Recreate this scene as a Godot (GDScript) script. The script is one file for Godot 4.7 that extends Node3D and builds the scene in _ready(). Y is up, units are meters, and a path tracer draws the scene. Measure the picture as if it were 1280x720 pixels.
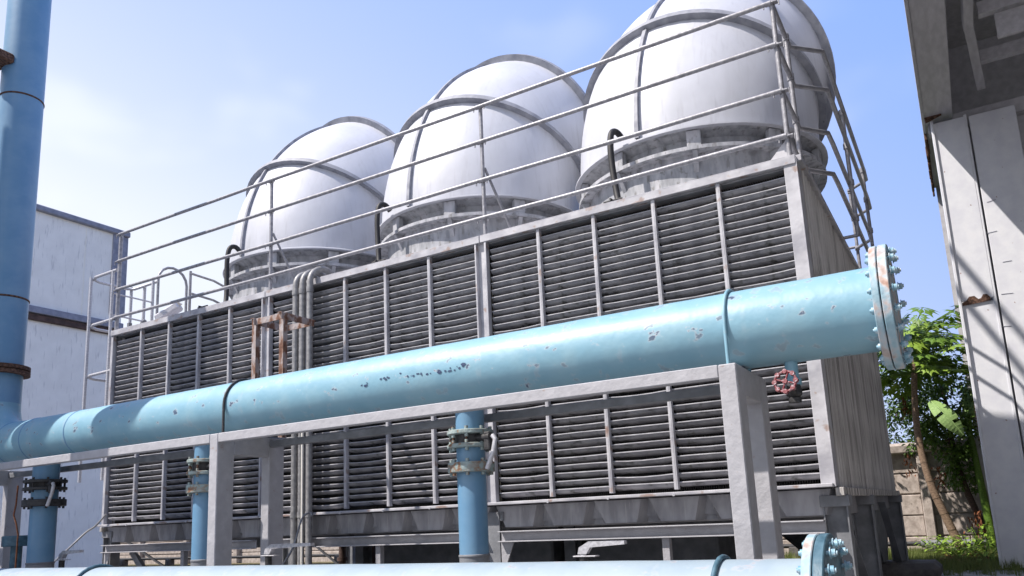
extends Node3D
# An industrial cooling tower with three fan cowls behind two blue water mains.
# x runs along the louvred face (right +), y up, z towards the viewer; the louvred face stands in z = 0.

var used := {}
var M := {}
var rng := RandomNumberGenerator.new()

# ------------------------------------------------------------------ geometry
class Geo:
	var v := PackedVector3Array()
	var n := PackedVector3Array()
	func tri(a: Vector3, b: Vector3, c: Vector3, na: Vector3, nb: Vector3, nc: Vector3) -> void:
		if (b - a).cross(c - a).dot(na + nb + nc) > 0.0:
			v.append_array([a, c, b]); n.append_array([na, nc, nb])
		else:
			v.append_array([a, b, c]); n.append_array([na, nb, nc])
	func flat(a: Vector3, b: Vector3, c: Vector3, out: Vector3) -> void:
		var k := (b - a).cross(c - a).normalized()
		if k.dot(out) < 0.0: k = -k
		tri(a, b, c, k, k, k)
	func quad(a: Vector3, b: Vector3, c: Vector3, d: Vector3, out: Vector3) -> void:
		flat(a, b, c, out); flat(a, c, d, out)
	func box(c: Vector3, s: Vector3, bv := 0.0, B := Basis.IDENTITY) -> void:
		var h := s * 0.5
		bv = minf(bv, minf(h.x, minf(h.y, h.z)) * 0.9)
		for ax in 3:
			var u := (ax + 1) % 3
			var w := (ax + 2) % 3
			for sg in [-1.0, 1.0]:
				var nn := Vector3.ZERO; nn[ax] = sg
				var q: Array[Vector3] = []
				for k in [[-1.0, -1.0], [1.0, -1.0], [1.0, 1.0], [-1.0, 1.0]]:
					var p := Vector3.ZERO
					p[ax] = sg * h[ax]; p[u] = k[0] * (h[u] - bv); p[w] = k[1] * (h[w] - bv)
					q.append(c + B * p)
				quad(q[0], q[1], q[2], q[3], B * nn)
		if bv <= 0.0: return
		for ax in 3:
			var u := (ax + 1) % 3
			var w := (ax + 2) % 3
			for su in [-1.0, 1.0]:
				for sw in [-1.0, 1.0]:
					var nn := Vector3.ZERO; nn[u] = su; nn[w] = sw
					var q: Array[Vector3] = []
					for k in [[-1.0, 0], [1.0, 0], [1.0, 1], [-1.0, 1]]:
						var p := Vector3.ZERO
						p[ax] = k[0] * (h[ax] - bv)
						p[u] = su * (h[u] - (bv if k[1] == 0 else 0.0)); p[w] = sw * (h[w] - (bv if k[1] == 1 else 0.0))
						q.append(c + B * p)
					quad(q[0], q[1], q[2], q[3], B * nn)
		for sx in [-1.0, 1.0]:
			for sy in [-1.0, 1.0]:
				for sz in [-1.0, 1.0]:
					var p := Vector3(sx * h.x, sy * h.y, sz * h.z)
					flat(c + B * (p - Vector3(0, sy, sz) * bv), c + B * (p - Vector3(sx, 0, sz) * bv), c + B * (p - Vector3(sx, sy, 0) * bv), B * Vector3(sx, sy, sz))
	static func frame(d: Vector3) -> Basis:
		var y := d.normalized()
		var x := y.cross(Vector3.UP)
		if x.length() < 0.01: x = y.cross(Vector3.RIGHT)
		x = x.normalized()
		return Basis(x, y, x.cross(y))
	func tube(a: Vector3, b: Vector3, r: float, seg := 12, r2 := -1.0, caps := true) -> void:
		if r2 < 0.0: r2 = r
		var B := frame(b - a)
		for k in seg:
			var t0 := TAU * k / seg
			var t1 := TAU * (k + 1) / seg
			var d0 := B.x * cos(t0) + B.z * sin(t0)
			var d1 := B.x * cos(t1) + B.z * sin(t1)
			tri(a + d0 * r, a + d1 * r, b + d1 * r2, d0, d1, d1)
			tri(a + d0 * r, b + d1 * r2, b + d0 * r2, d0, d1, d0)
			if caps:
				tri(a, a + d0 * r, a + d1 * r, -B.y, -B.y, -B.y)
				tri(b, b + d0 * r2, b + d1 * r2, B.y, B.y, B.y)
	func path(pts: Array, r: float, seg := 8) -> void:
		var F: Array[Basis] = []
		var B := frame(pts[1] - pts[0])
		for i in pts.size():
			var t: Vector3
			if i == 0: t = pts[1] - pts[0]
			elif i == pts.size() - 1: t = pts[i] - pts[i - 1]
			else: t = (pts[i] - pts[i - 1]).normalized() + (pts[i + 1] - pts[i]).normalized()
			t = t.normalized()
			var z: Vector3 = (B.z - t * B.z.dot(t)).normalized()
			B = Basis(t.cross(z), t, z)
			F.append(B)
		for i in pts.size() - 1:
			for k in seg:
				var t0 := TAU * k / seg
				var t1 := TAU * (k + 1) / seg
				var a0: Vector3 = F[i].x * cos(t0) + F[i].z * sin(t0)
				var a1: Vector3 = F[i].x * cos(t1) + F[i].z * sin(t1)
				var b0: Vector3 = F[i + 1].x * cos(t0) + F[i + 1].z * sin(t0)
				var b1: Vector3 = F[i + 1].x * cos(t1) + F[i + 1].z * sin(t1)
				tri(pts[i] + a0 * r, pts[i] + a1 * r, pts[i + 1] + b1 * r, a0, a1, b1)
				tri(pts[i] + a0 * r, pts[i + 1] + b1 * r, pts[i + 1] + b0 * r, a0, b1, b0)
		for e in [0, pts.size() - 1]:
			var o: Vector3 = -F[e].y if e == 0 else F[e].y
			for k in seg:
				var t0 := TAU * k / seg
				var t1 := TAU * (k + 1) / seg
				tri(pts[e], pts[e] + (F[e].x * cos(t0) + F[e].z * sin(t0)) * r, pts[e] + (F[e].x * cos(t1) + F[e].z * sin(t1)) * r, o, o, o)
	# prof: (radius, height) pairs revolved round B.y at o; hard edges between the pairs unless soft
	func lathe(o: Vector3, prof: Array, seg := 32, B := Basis.IDENTITY, soft := false, inward := false) -> void:
		var m := prof.size()
		var en: Array[Vector2] = []
		for i in m - 1:
			var d: Vector2 = prof[i + 1] - prof[i]
			var q := Vector2(d.y, -d.x).normalized()
			en.append(-q if inward else q)
		for i in m - 1:
			var n0 := en[i]
			var n1 := en[i]
			if soft:
				if i > 0: n0 = (en[i - 1] + en[i]).normalized()
				if i < m - 2: n1 = (en[i] + en[i + 1]).normalized()
			for k in seg:
				var t0 := TAU * k / seg
				var t1 := TAU * (k + 1) / seg
				var d0 := B.x * cos(t0) + B.z * sin(t0)
				var d1 := B.x * cos(t1) + B.z * sin(t1)
				var p0: Vector2 = prof[i]
				var p1: Vector2 = prof[i + 1]
				var a := o + d0 * p0.x + B.y * p0.y
				var b := o + d1 * p0.x + B.y * p0.y
				var c := o + d1 * p1.x + B.y * p1.y
				var d := o + d0 * p1.x + B.y * p1.y
				var na0 := d0 * n0.x + B.y * n0.y
				var na1 := d1 * n0.x + B.y * n0.y
				var nb0 := d0 * n1.x + B.y * n1.y
				var nb1 := d1 * n1.x + B.y * n1.y
				tri(a, b, c, na0, na1, nb1)
				tri(a, c, d, na0, nb1, nb0)
	# poly in (x, y) of B, thickness along B.z, centred
	func plate(poly: PackedVector2Array, thick: float, o: Vector3, B := Basis.IDENTITY) -> void:
		var idx := Geometry2D.triangulate_polygon(poly)
		var f := B.z * thick * 0.5
		for i in range(0, idx.size(), 3):
			var a := o + B.x * poly[idx[i]].x + B.y * poly[idx[i]].y
			var b := o + B.x * poly[idx[i + 1]].x + B.y * poly[idx[i + 1]].y
			var c := o + B.x * poly[idx[i + 2]].x + B.y * poly[idx[i + 2]].y
			flat(a + f, b + f, c + f, B.z); flat(a - f, b - f, c - f, -B.z)
		var cw := Geometry2D.is_polygon_clockwise(poly)
		for i in poly.size():
			var p := poly[i]
			var q := poly[(i + 1) % poly.size()]
			var e := q - p
			var o2 := Vector2(-e.y, e.x) if cw else Vector2(e.y, -e.x)
			var a := o + B.x * p.x + B.y * p.y
			var b := o + B.x * q.x + B.y * q.y
			quad(a - f, b - f, b + f, a + f, B.x * o2.x + B.y * o2.y)
	func ibeam(a: Vector3, b: Vector3, wdt: float, dep: float, across: Vector3, tf := 0.012, tw := 0.008) -> void:
		# flanges face +-across, web between them
		var y := (b - a).normalized()
		var z := (across - y * across.dot(y)).normalized()
		var B := Basis(y.cross(z), y, z)
		var c := (a + b) * 0.5
		var l := (b - a).length()
		box(c + z * (dep - tf) * 0.5, Vector3(wdt, l, tf), 0.002, B)
		box(c - z * (dep - tf) * 0.5, Vector3(wdt, l, tf), 0.002, B)
		box(c, Vector3(tw, l, dep - 2.0 * tf), 0.0, B)
	func add(g: Geo, T: Transform3D) -> void:
		for i in g.v.size():
			v.append(T * g.v[i]); n.append((T.basis * g.n[i]).normalized())
	func mesh() -> ArrayMesh:
		var arr := []
		arr.resize(Mesh.ARRAY_MAX)
		arr[Mesh.ARRAY_VERTEX] = v
		arr[Mesh.ARRAY_NORMAL] = n
		var am := ArrayMesh.new()
		am.add_surface_from_arrays(Mesh.PRIMITIVE_TRIANGLES, arr)
		return am

# ------------------------------------------------------------------ naming
func numbered(called: String, parent: Node) -> String:
	var key := "%d/%s" % [parent.get_instance_id(), called]
	var k: int = used.get(key, 0)
	used[key] = k + 1
	return called if k == 0 else "%s_%03d" % [called, k]

func put(called: String, m: Mesh, mat: Material, parent: Node3D = self, T := Transform3D.IDENTITY, kind := "") -> MeshInstance3D:
	var o := MeshInstance3D.new()
	o.name = numbered(called, parent)
	o.mesh = m
	o.material_override = mat
	o.transform = T
	if kind: o.set_meta("kind", kind)
	parent.add_child(o, true)
	return o

func obj(called: String, g: Geo, mat: Material, parent: Node3D = self, kind := "") -> MeshInstance3D:
	return put(called, g.mesh(), mat, parent, Transform3D.IDENTITY, kind)

func tag(o: Node3D, label: String, category: String, group := "") -> Node3D:
	o.set_meta("label", label); o.set_meta("category", category)
	if group: o.set_meta("group", group)
	return o

func thing(called: String, label: String, category: String, at := Vector3.ZERO, turn := 0.0, group := "") -> Node3D:
	var o := Node3D.new()
	o.name = numbered(called, self)
	add_child(o, true)
	o.position = at; o.rotation.y = turn
	return tag(o, label, category, group)

# ------------------------------------------------------------------ materials
func noise_tex(seed_: int, freq: float, stops: Array, oct := 4, size := 512, kind := FastNoiseLite.TYPE_SIMPLEX_SMOOTH, normal := 0.0) -> NoiseTexture2D:
	var f := FastNoiseLite.new()
	f.seed = seed_; f.frequency = freq; f.noise_type = kind
	f.fractal_octaves = oct; f.fractal_gain = 0.55
	var t := NoiseTexture2D.new()
	t.width = size; t.height = size; t.seamless = true; t.noise = f
	if normal > 0.0:
		t.as_normal_map = true; t.bump_strength = normal
	elif stops.size():
		var g := Gradient.new()
		var off := PackedFloat32Array()
		var col := PackedColorArray()
		for s in stops:
			off.append(s[0]); col.append(s[1])
		g.offsets = off; g.colors = col
		t.color_ramp = g
	return t

func mat(stops: Array, rough: float, scale := Vector3.ONE, seed_ := 1, freq := 0.01, bump := 0.0, bump_scale := Vector3.ZERO, metal := 0.0, world := true) -> StandardMaterial3D:
	var m := StandardMaterial3D.new()
	m.roughness = rough; m.metallic = metal
	m.uv1_triplanar = true; m.uv1_world_triplanar = world; m.uv1_scale = scale
	m.albedo_texture = noise_tex(seed_, freq, stops)
	if bump > 0.0:
		m.normal_enabled = true
		m.normal_texture = noise_tex(seed_ + 50, freq * 2.0, [], 4, 512, FastNoiseLite.TYPE_SIMPLEX_SMOOTH, 6.0)
		m.normal_scale = bump
	return m

func with_spots(m: StandardMaterial3D, seed_: int, freq: float, stops: Array, scale: Vector3, size := 512) -> StandardMaterial3D:
	# chips, rust and grime with outlines of their own, laid over the paint (stops carry alpha)
	m.detail_enabled = true
	m.detail_blend_mode = BaseMaterial3D.BLEND_MODE_MIX
	m.detail_uv_layer = BaseMaterial3D.DETAIL_UV_2
	m.uv2_triplanar = true; m.uv2_world_triplanar = true; m.uv2_scale = scale
	m.detail_albedo = noise_tex(seed_, freq, stops, 5, size)
	return m

func c(r: float, g: float, b: float, a := 1.0) -> Color:
	return Color(r, g, b, a)

func build_materials() -> void:
	M.louver = mat([[0.25, c(.46, .46, .48)], [0.5, c(.53, .53, .55)], [0.75, c(.58, .58, .59)]], 0.75, Vector3(.7, 1.0, .7), 3, 0.012)
	with_spots(M.louver, 31, 0.02, [[0.0, c(.12, .12, .11, 1)], [0.20, c(.16, .16, .14, .85)], [0.31, c(.28, .28, .25, .3)], [0.38, c(.3, .3, .3, 0)], [1.0, c(.2, .2, .2, 0)]], Vector3(.55, 1.1, .55))
	M.litlip = mat([[0.2, c(.58, .58, .60)], [0.5, c(.66, .66, .68)], [0.8, c(.72, .72, .74)]], 0.45, Vector3(1.2, 1.2, 1.2), 33, 0.012)  # lighter than the sheet: sunlit edge line put into the colour
	M.fill = mat([[0.2, c(.20, .20, .20)], [0.8, c(.30, .29, .28)]], 0.9, Vector3.ONE * .8, 4)
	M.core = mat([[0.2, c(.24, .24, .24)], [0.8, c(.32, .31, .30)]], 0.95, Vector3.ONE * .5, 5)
	M.frame = mat([[0.2, c(.60, .60, .63)], [0.55, c(.68, .68, .70)], [0.8, c(.73, .73, .75)]], 0.55, Vector3.ONE * .6, 6, 0.01, 0.15)
	with_spots(M.frame, 36, 0.015, [[0.0, c(.46, .30, .20, .9)], [0.22, c(.55, .42, .33, .5)], [0.29, c(.6, .55, .5, 0)], [1.0, c(.6, .55, .5, 0)]], Vector3(.5, .5, .5))
	M.tube = mat([[0.2, c(.50, .50, .52)], [0.8, c(.64, .64, .66)]], 0.45, Vector3.ONE * 1.5, 7, 0.02, 0.15, Vector3.ZERO, 0.25)
	M.cowl = mat([[0.2, c(.70, .71, .74)], [0.5, c(.73, .74, .77)], [0.8, c(.76, .77, .80)]], 0.5, Vector3(.35, .2, .35), 8, 0.01, 0.05)
	with_spots(M.cowl, 38, 0.02, [[0.0, c(.50, .50, .53, .32)], [0.28, c(.6, .6, .62, .18)], [0.42, c(.7, .7, .7, 0)], [1.0, c(.7, .7, .7, 0)]], Vector3(1.3, .14, 1.3))
	M.stack = mat([[0.2, c(.53, .54, .56)], [0.5, c(.63, .64, .66)], [0.8, c(.71, .71, .73)]], 0.65, Vector3(1.2, .3, 1.2), 9, 0.012, 0.1)
	with_spots(M.stack, 39, 0.018, [[0.0, c(.20, .19, .17, .8)], [0.27, c(.34, .32, .28, .5)], [0.38, c(.4, .38, .34, 0)], [1.0, c(.4, .4, .4, 0)]], Vector3(1.3, .5, 1.3))
	M.rib = mat([[0.2, c(.46, .47, .51)], [0.8, c(.60, .61, .64)]], 0.6, Vector3.ONE, 10)
	M.side = mat([[0.2, c(.60, .59, .58)], [0.5, c(.72, .71, .70)], [0.8, c(.80, .79, .78)]], 0.8, Vector3(3.0, .12, 3.0), 11, 0.012)
	with_spots(M.side, 41, 0.02, [[0.0, c(.16, .15, .14, .9)], [0.30, c(.24, .23, .22, .75)], [0.40, c(.3, .3, .28, 0)], [1.0, c(.3, .3, .3, 0)]], Vector3(1.7, .07, 1.7))
	M.basin = mat([[0.2, c(.54, .54, .56)], [0.8, c(.64, .64, .66)]], 0.75, Vector3(1.2, .4, 1.2), 12)
	with_spots(M.basin, 42, 0.02, [[0.0, c(.74, .74, .75, .6)], [0.2, c(.72, .72, .72, .4)], [0.3, c(.6, .6, .6, 0)], [1.0, c(.4, .4, .4, 0)]], Vector3(2.0, .2, 2.0))
	M.steel = mat([[0.2, c(.42, .43, .45)], [0.8, c(.52, .53, .55)]], 0.6, Vector3.ONE * .8, 13, 0.01, 0.2)
	M.paintsteel = mat([[0.2, c(.62, .62, .64)], [0.6, c(.64, .64, .66)], [0.8, c(.66, .66, .68)]], 0.6, Vector3.ONE * 1.2, 14, 0.012, 0.22)
	with_spots(M.paintsteel, 44, 0.02, [[0.0, c(.50, .36, .28, .7)], [0.14, c(.55, .45, .38, .3)], [0.18, c(.6, .55, .5, 0)], [1.0, c(.6, .55, .5, 0)]], Vector3.ONE * .9)
	M.blue = mat([[0.2, c(.46, .625, .70)], [0.5, c(.485, .645, .715)], [0.8, c(.515, .66, .72)]], 0.46, Vector3.ONE * .4, 15, 0.012, 0.10)
	with_spots(M.blue, 45, 0.03, [[0.0, c(.20, .27, .37, 1)], [0.205, c(.28, .34, .43, 1)], [0.215, c(.72, .68, .68, .8)], [0.235, c(.74, .74, .76, .3)], [0.29, c(.7, .77, .8, 0)], [1.0, c(.7, .7, .7, 0)]], Vector3(.17, .25, .25), 1024)
	M.bluedeep = mat([[0.2, c(.37, .535, .66)], [0.5, c(.40, .555, .675)], [0.8, c(.43, .575, .685)]], 0.42, Vector3.ONE * .5, 16, 0.012, 0.04)
	M.primer = mat([[0.2, c(.16, .22, .34)], [0.8, c(.26, .33, .44)]], 0.8, Vector3.ONE * 8.0, 58)
	M.palepipe = mat([[0.2, c(.55, .615, .665)], [0.5, c(.58, .64, .68)], [0.8, c(.60, .655, .69)]], 0.5, Vector3.ONE * .5, 17, 0.012, 0.06)
	with_spots(M.palepipe, 47, 0.03, [[0.0, c(.34, .44, .54, .9)], [0.17, c(.50, .52, .56, .8)], [0.185, c(.72, .62, .60, .7)], [0.235, c(.72, .68, .69, .35)], [0.27, c(.7, .77, .8, 0)], [1.0, c(.7, .7, .7, 0)]], Vector3(.17, .25, .25), 1024)
	M.flangeworn = mat([[0.2, c(.46, .60, .66)], [0.5, c(.60, .70, .75)], [0.66, c(.72, .71, .72)], [0.74, c(.72, .62, .57)], [0.85, c(.64, .48, .40)]], 0.6, Vector3.ONE * 1.0, 18, 0.012, 0.3)
	M.teal = mat([[0.2, c(.22, .34, .40)], [0.8, c(.34, .46, .52)]], 0.5, Vector3.ONE * 2.0, 19, 0.012, 0.3)
	M.nut = mat([[0.2, c(.40, .58, .66)], [0.6, c(.60, .72, .78)], [0.8, c(.78, .80, .82)]], 0.4, Vector3.ONE * 6.0, 20)
	M.rust = mat([[0.2, c(.20, .14, .11)], [0.5, c(.34, .24, .19)], [0.8, c(.44, .34, .28)]], 0.9, Vector3.ONE * 3.0, 21, 0.015, 0.6)
	M.rustframe = mat([[0.2, c(.38, .25, .19)], [0.40, c(.48, .36, .30)], [0.52, c(.58, .52, .50)], [0.8, c(.63, .60, .60)]], 0.8, Vector3(1.4, .7, 1.4), 22, 0.012, 0.4)
	M.castvalve = mat([[0.15, c(.42, .28, .20)], [0.30, c(.52, .42, .34)], [0.37, c(.50, .56, .56)], [0.8, c(.60, .66, .66)]], 0.7, Vector3.ONE * 1.6, 23, 0.012, 0.5)
	M.darkcast = mat([[0.2, c(.13, .13, .14)], [0.8, c(.24, .24, .25)]], 0.6, Vector3.ONE * 4.0, 24, 0.01, 0.3)
	M.galv = mat([[0.2, c(.66, .66, .68)], [0.8, c(.78, .78, .80)]], 0.4, Vector3.ONE * 5.0, 25, 0.01, 0.2, Vector3.ZERO, 0.2)
	M.conduit = mat([[0.2, c(.48, .48, .49)], [0.8, c(.60, .60, .60)]], 0.5, Vector3.ONE * 3.0, 26, 0.01, 0.1, Vector3.ZERO, 0.2)
	M.rubber = mat([[0.2, c(.09, .09, .10)], [0.8, c(.15, .15, .16)]], 0.6, Vector3.ONE * 4.0, 27)
	M.red = mat([[0.25, c(.40, .08, .12)], [0.58, c(.46, .14, .19)], [0.64, c(.58, .48, .51)], [0.8, c(.66, .62, .64)]], 0.5, Vector3.ONE * 9.0, 28)
	M.white = mat([[0.2, c(.88, .87, .84)], [0.8, c(.91, .90, .87)]], 0.6, Vector3.ONE * .4, 29, 0.01, 0.05)
	with_spots(M.white, 49, 0.02, [[0.0, c(.55, .54, .54, .5)], [0.2, c(.62, .61, .6, .3)], [0.32, c(.7, .7, .7, 0)], [1.0, c(.7, .7, .7, 0)]], Vector3(1.2, .15, 1.2))
	M.trim = mat([[0.2, c(.46, .47, .52)], [0.8, c(.54, .55, .60)]], 0.6, Vector3.ONE, 30)
	M.brown = mat([[0.2, c(.24, .18, .16)], [0.8, c(.34, .26, .23)]], 0.8, Vector3.ONE, 31)
	M.shedpaint = mat([[0.2, c(.80, .81, .84)], [0.8, c(.84, .85, .87)]], 0.55, Vector3.ONE * .7, 32, 0.01, 0.04)
	with_spots(M.shedpaint, 52, 0.02, [[0.0, c(.42, .22, .13, 1)], [0.10, c(.5, .34, .26, .6)], [0.13, c(.7, .65, .6, 0)], [1.0, c(.7, .7, .7, 0)]], Vector3.ONE * .7)
	M.soffit = mat([[0.2, c(.68, .68, .70)], [0.8, c(.75, .75, .77)]], 0.8, Vector3(2, 2, .5), 33, 0.01, 0.1)
	M.shedshade = mat([[0.2, c(.66, .66, .68)], [0.8, c(.73, .73, .75)]], 0.8, Vector3.ONE, 34)  # greyer than the shed paint: shade under the roof put into the colour
	M.concrete = mat([[0.2, c(.60, .56, .53)], [0.5, c(.67, .63, .60)], [0.8, c(.73, .69, .66)]], 0.9, Vector3(1.0, .7, 1.0), 35, 0.015, 0.2)
	with_spots(M.concrete, 55, 0.02, [[0.0, c(.30, .28, .26, .7)], [0.15, c(.38, .35, .33, .5)], [0.25, c(.4, .38, .34, 0)], [1.0, c(.4, .4, .4, 0)]], Vector3(1.6, .5, 1.6))
	M.plinth = mat([[0.2, c(.30, .29, .29)], [0.8, c(.42, .41, .40)]], 0.9, Vector3.ONE, 36, 0.012, 0.5)
	M.ground = mat([[0.2, c(.50, .49, .48)], [0.5, c(.58, .57, .56)], [0.8, c(.64, .63, .62)]], 0.9, Vector3.ONE * .25, 37, 0.012, 0.3)
	M.soil = mat([[0.25, c(.24, .25, .14)], [0.5, c(.36, .34, .22)], [0.75, c(.46, .41, .32)]], 0.95, Vector3.ONE * .5, 57, 0.012, 0.6)
	M.bark = mat([[0.2, c(.40, .33, .27)], [0.8, c(.60, .51, .43)]], 0.9, Vector3(3, 9, 3), 38, 0.012, 0.6)
	M.barkdark = mat([[0.2, c(.20, .15, .14)], [0.8, c(.34, .26, .24)]], 0.9, Vector3(3, 6, 3), 39, 0.012, 0.6)
	M.deadleaf = mat([[0.2, c(.34, .19, .12)], [0.8, c(.55, .35, .22)]], 0.9, Vector3.ONE * 5.0, 40)
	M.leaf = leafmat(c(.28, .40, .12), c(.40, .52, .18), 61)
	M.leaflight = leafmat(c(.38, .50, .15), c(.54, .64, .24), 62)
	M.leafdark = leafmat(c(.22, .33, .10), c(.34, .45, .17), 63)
	M.banana = leafmat(c(.50, .62, .36), c(.60, .72, .46), 64)
	M.grass = leafmat(c(.30, .38, .16), c(.46, .48, .26), 65)

func leafmat(a: Color, b: Color, s: int) -> StandardMaterial3D:
	var m := mat([[0.25, a], [0.75, b]], 0.55, Vector3.ONE * 3.0, s, 0.02)
	m.backlight_enabled = true
	m.backlight = Color(.35, .42, .12)
	m.cull_mode = BaseMaterial3D.CULL_DISABLED
	return m

# ------------------------------------------------------------------ camera, sky, sun
const SUN := Vector3(-0.5, 1.0, 0.55)

func sky_image() -> Image:
	var w := 768
	var h := 384
	var img := Image.create(w, h, false, Image.FORMAT_RGBF)
	var s := SUN.normalized()
	var f := FastNoiseLite.new()
	f.seed = 12; f.frequency = 1.6; f.fractal_octaves = 4
	for j in h:
		var th := PI * (j + 0.5) / h
		for i in w:
			var ph := TAU * (i + 0.5) / w
			var d := Vector3(sin(th) * sin(ph), cos(th), -sin(th) * cos(ph))
			var y := maxf(d.y, 0.0)
			# hazy air: paler towards the sun's side and towards the horizon
			var hz := Vector2(d.x, d.z).normalized().dot(Vector2(s.x, s.z).normalized())
			var side := clampf(0.5 + 0.5 * hz, 0.0, 1.0)
			var glow := pow(clampf(d.dot(s) * 0.5 + 0.5, 0.0, 1.0), 8.0)
			var k := clampf(3.3 * pow(1.0 - y, 1.65) * side + 0.22 * pow(1.0 - y, 5.0) + 0.4 * glow, 0.0, 1.0)
			var deep := Vector3(.165, .315, .76)
			var pale := Vector3(.66, .705, .80)
			var col := deep.lerp(pale, k)
			var cl := smoothstep(0.1, 0.6, f.get_noise_3d(d.x * 2.0, d.y * 4.5, d.z * 2.0)) * smoothstep(0.0, 0.2, y) * 0.3
			col = col.lerp(Vector3(.86, .88, 1.0), cl * clampf(k * 1.5, 0.0, 1.0))
			if d.y < 0.0: col = Vector3(.30, .29, .27).lerp(col, smoothstep(-0.06, 0.0, d.y))
			img.set_pixel(i, j, Color(col.x, col.y, col.z))
	return img

func _ready() -> void:
	rng.seed = 7
	var cam := Camera3D.new()
	cam.name = "camera"
	cam.projection = Camera3D.PROJECTION_FRUSTUM
	cam.keep_aspect = Camera3D.KEEP_HEIGHT
	cam.near = 0.1
	cam.far = 600.0
	cam.size = 0.1 * 720.0 / 971.8723
	cam.frustum_offset = Vector2(0.0, 0.1 * (459.42 - 360.0) / 971.8723)
	cam.position = Vector3(0.85302, 0.89976, 6.00137)
	cam.rotation = Vector3(0.189813, 0.52517, -0.045373)
	add_child(cam)
	cam.current = true
	var we := WorldEnvironment.new()
	we.name = "world_environment"
	var e := Environment.new()
	e.background_mode = Environment.BG_SKY
	var sm := PanoramaSkyMaterial.new()
	sm.panorama = ImageTexture.create_from_image(sky_image())
	var sk := Sky.new()
	sk.sky_material = sm
	e.sky = sk
	e.background_energy_multiplier = 1.0
	e.tonemap_mode = Environment.TONE_MAPPER_LINEAR
	e.tonemap_exposure = 1.38
	e.sdfgi_enabled = true; e.ssao_enabled = true; e.ssil_enabled = true
	we.environment = e
	add_child(we)
	var sun := DirectionalLight3D.new()
	sun.name = "sun"
	sun.light_energy = 1.6
	sun.light_color = Color(1.0, .965, .93)
	sun.light_angular_distance = 0.6
	sun.shadow_enabled = true
	add_child(sun)
	sun.look_at_from_position(SUN * 50.0, Vector3.ZERO, Vector3.UP)

	build_materials()
	build_ground()
	build_tower()
	build_cowls()
	build_railing()
	build_ladder()
	build_support_frame()
	build_header()
	build_lower_main()
	build_neighbour_pipes()
	build_branches()
	build_small_fittings()
	build_left_building()
	build_shed()
	build_fence()
	build_plants()

# ------------------------------------------------------------------ ground
func build_ground() -> void:
	var g := Geo.new()
	g.quad(Vector3(-250, 0, -250), Vector3(250, 0, -250), Vector3(250, 0, 250), Vector3(-250, 0, 250), Vector3.UP)
	obj("ground", g, M.ground, self, "structure")
	g = Geo.new(); g.quad(Vector3(-40, .006, -60), Vector3(20, .006, -60), Vector3(20, .006, -5.35), Vector3(-40, .006, -5.35), Vector3.UP)
	obj("soil", g, M.soil, self, "structure")

# ------------------------------------------------------------------ tower
const W := 2.9
const YB := 1.01
const YT := 3.54
const DEP := 4.65

func slat_geo(L: float, wob: float) -> Geo:
	var g := Geo.new()
	# outer edge high, sheet curving inwards and down
	var o := [Vector2(.003, -.003), Vector2(-.003, -.016), Vector2(-.013, -.028), Vector2(-.036, -.036), Vector2(-.076, -.041)]
	var th := .005
	var inn := []
	for i in o.size():
		var p: Vector2 = o[maxi(i - 1, 0)]
		var q: Vector2 = o[mini(i + 1, o.size() - 1)]
		var t := (q - p).normalized()
		inn.append(o[i] + Vector2(t.y, -t.x) * th)
	var n := 4
	for s in n:
		var x0 := -L * .5 + L * s / n
		var x1 := -L * .5 + L * (s + 1) / n
		var d0 := -wob * (1.0 - pow(2.0 * x0 / L, 2.0))
		var d1 := -wob * (1.0 - pow(2.0 * x1 / L, 2.0))
		for i in o.size() - 1:
			for side in 2:
				var P: Array = o if side == 0 else inn
				var a := Vector3(x0, P[i].y + d0, P[i].x)
				var b := Vector3(x1, P[i].y + d1, P[i].x)
				var c2 := Vector3(x1, P[i + 1].y + d1, P[i + 1].x)
				var d2 := Vector3(x0, P[i + 1].y + d0, P[i + 1].x)
				var e: Vector2 = P[i + 1] - P[i]
				var nn := Vector3(0, e.x, -e.y)
				if side == 1: nn = -nn
				g.quad(a, b, c2, d2, nn)
		var z := o.size() - 1
		g.quad(Vector3(x0, o[z].y + d0, o[z].x), Vector3(x1, o[z].y + d1, o[z].x), Vector3(x1, inn[z].y + d1, inn[z].x), Vector3(x0, inn[z].y + d0, inn[z].x), Vector3(0, 0, -1))
	return g

func slat_mesh(L: float, wob: float) -> ArrayMesh:
	# the dull sheet, and its folded outer edge, coloured lighter to carry the sunlit line
	var am := slat_geo(L, wob).mesh()
	var g := Geo.new()
	for s in 4:
		var x0 := -L * .5 + L * s / 4.0
		var x1 := -L * .5 + L * (s + 1) / 4.0
		var d0 := -wob * (1.0 - pow(2.0 * x0 / L, 2.0))
		var d1 := -wob * (1.0 - pow(2.0 * x1 / L, 2.0))
		var P := [Vector2(.008, -.0038), Vector2(.008, .0022), Vector2(.005, .0045), Vector2(-.004, .0045), Vector2(-.004, -.0038)]
		for i in P.size():
			var p: Vector2 = P[i]
			var q: Vector2 = P[(i + 1) % P.size()]
			g.quad(Vector3(x0, p.y + d0, p.x), Vector3(x1, p.y + d1, p.x), Vector3(x1, q.y + d1, q.x), Vector3(x0, q.y + d0, q.x), Vector3(0, -(q.x - p.x), q.y - p.y))
	var arr := []
	arr.resize(Mesh.ARRAY_MAX)
	arr[Mesh.ARRAY_VERTEX] = g.v
	arr[Mesh.ARRAY_NORMAL] = g.n
	am.add_surface_from_arrays(Mesh.PRIMITIVE_TRIANGLES, arr)
	am.surface_set_material(0, M.louver)
	am.surface_set_material(1, M.litlip)
	return am

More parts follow.
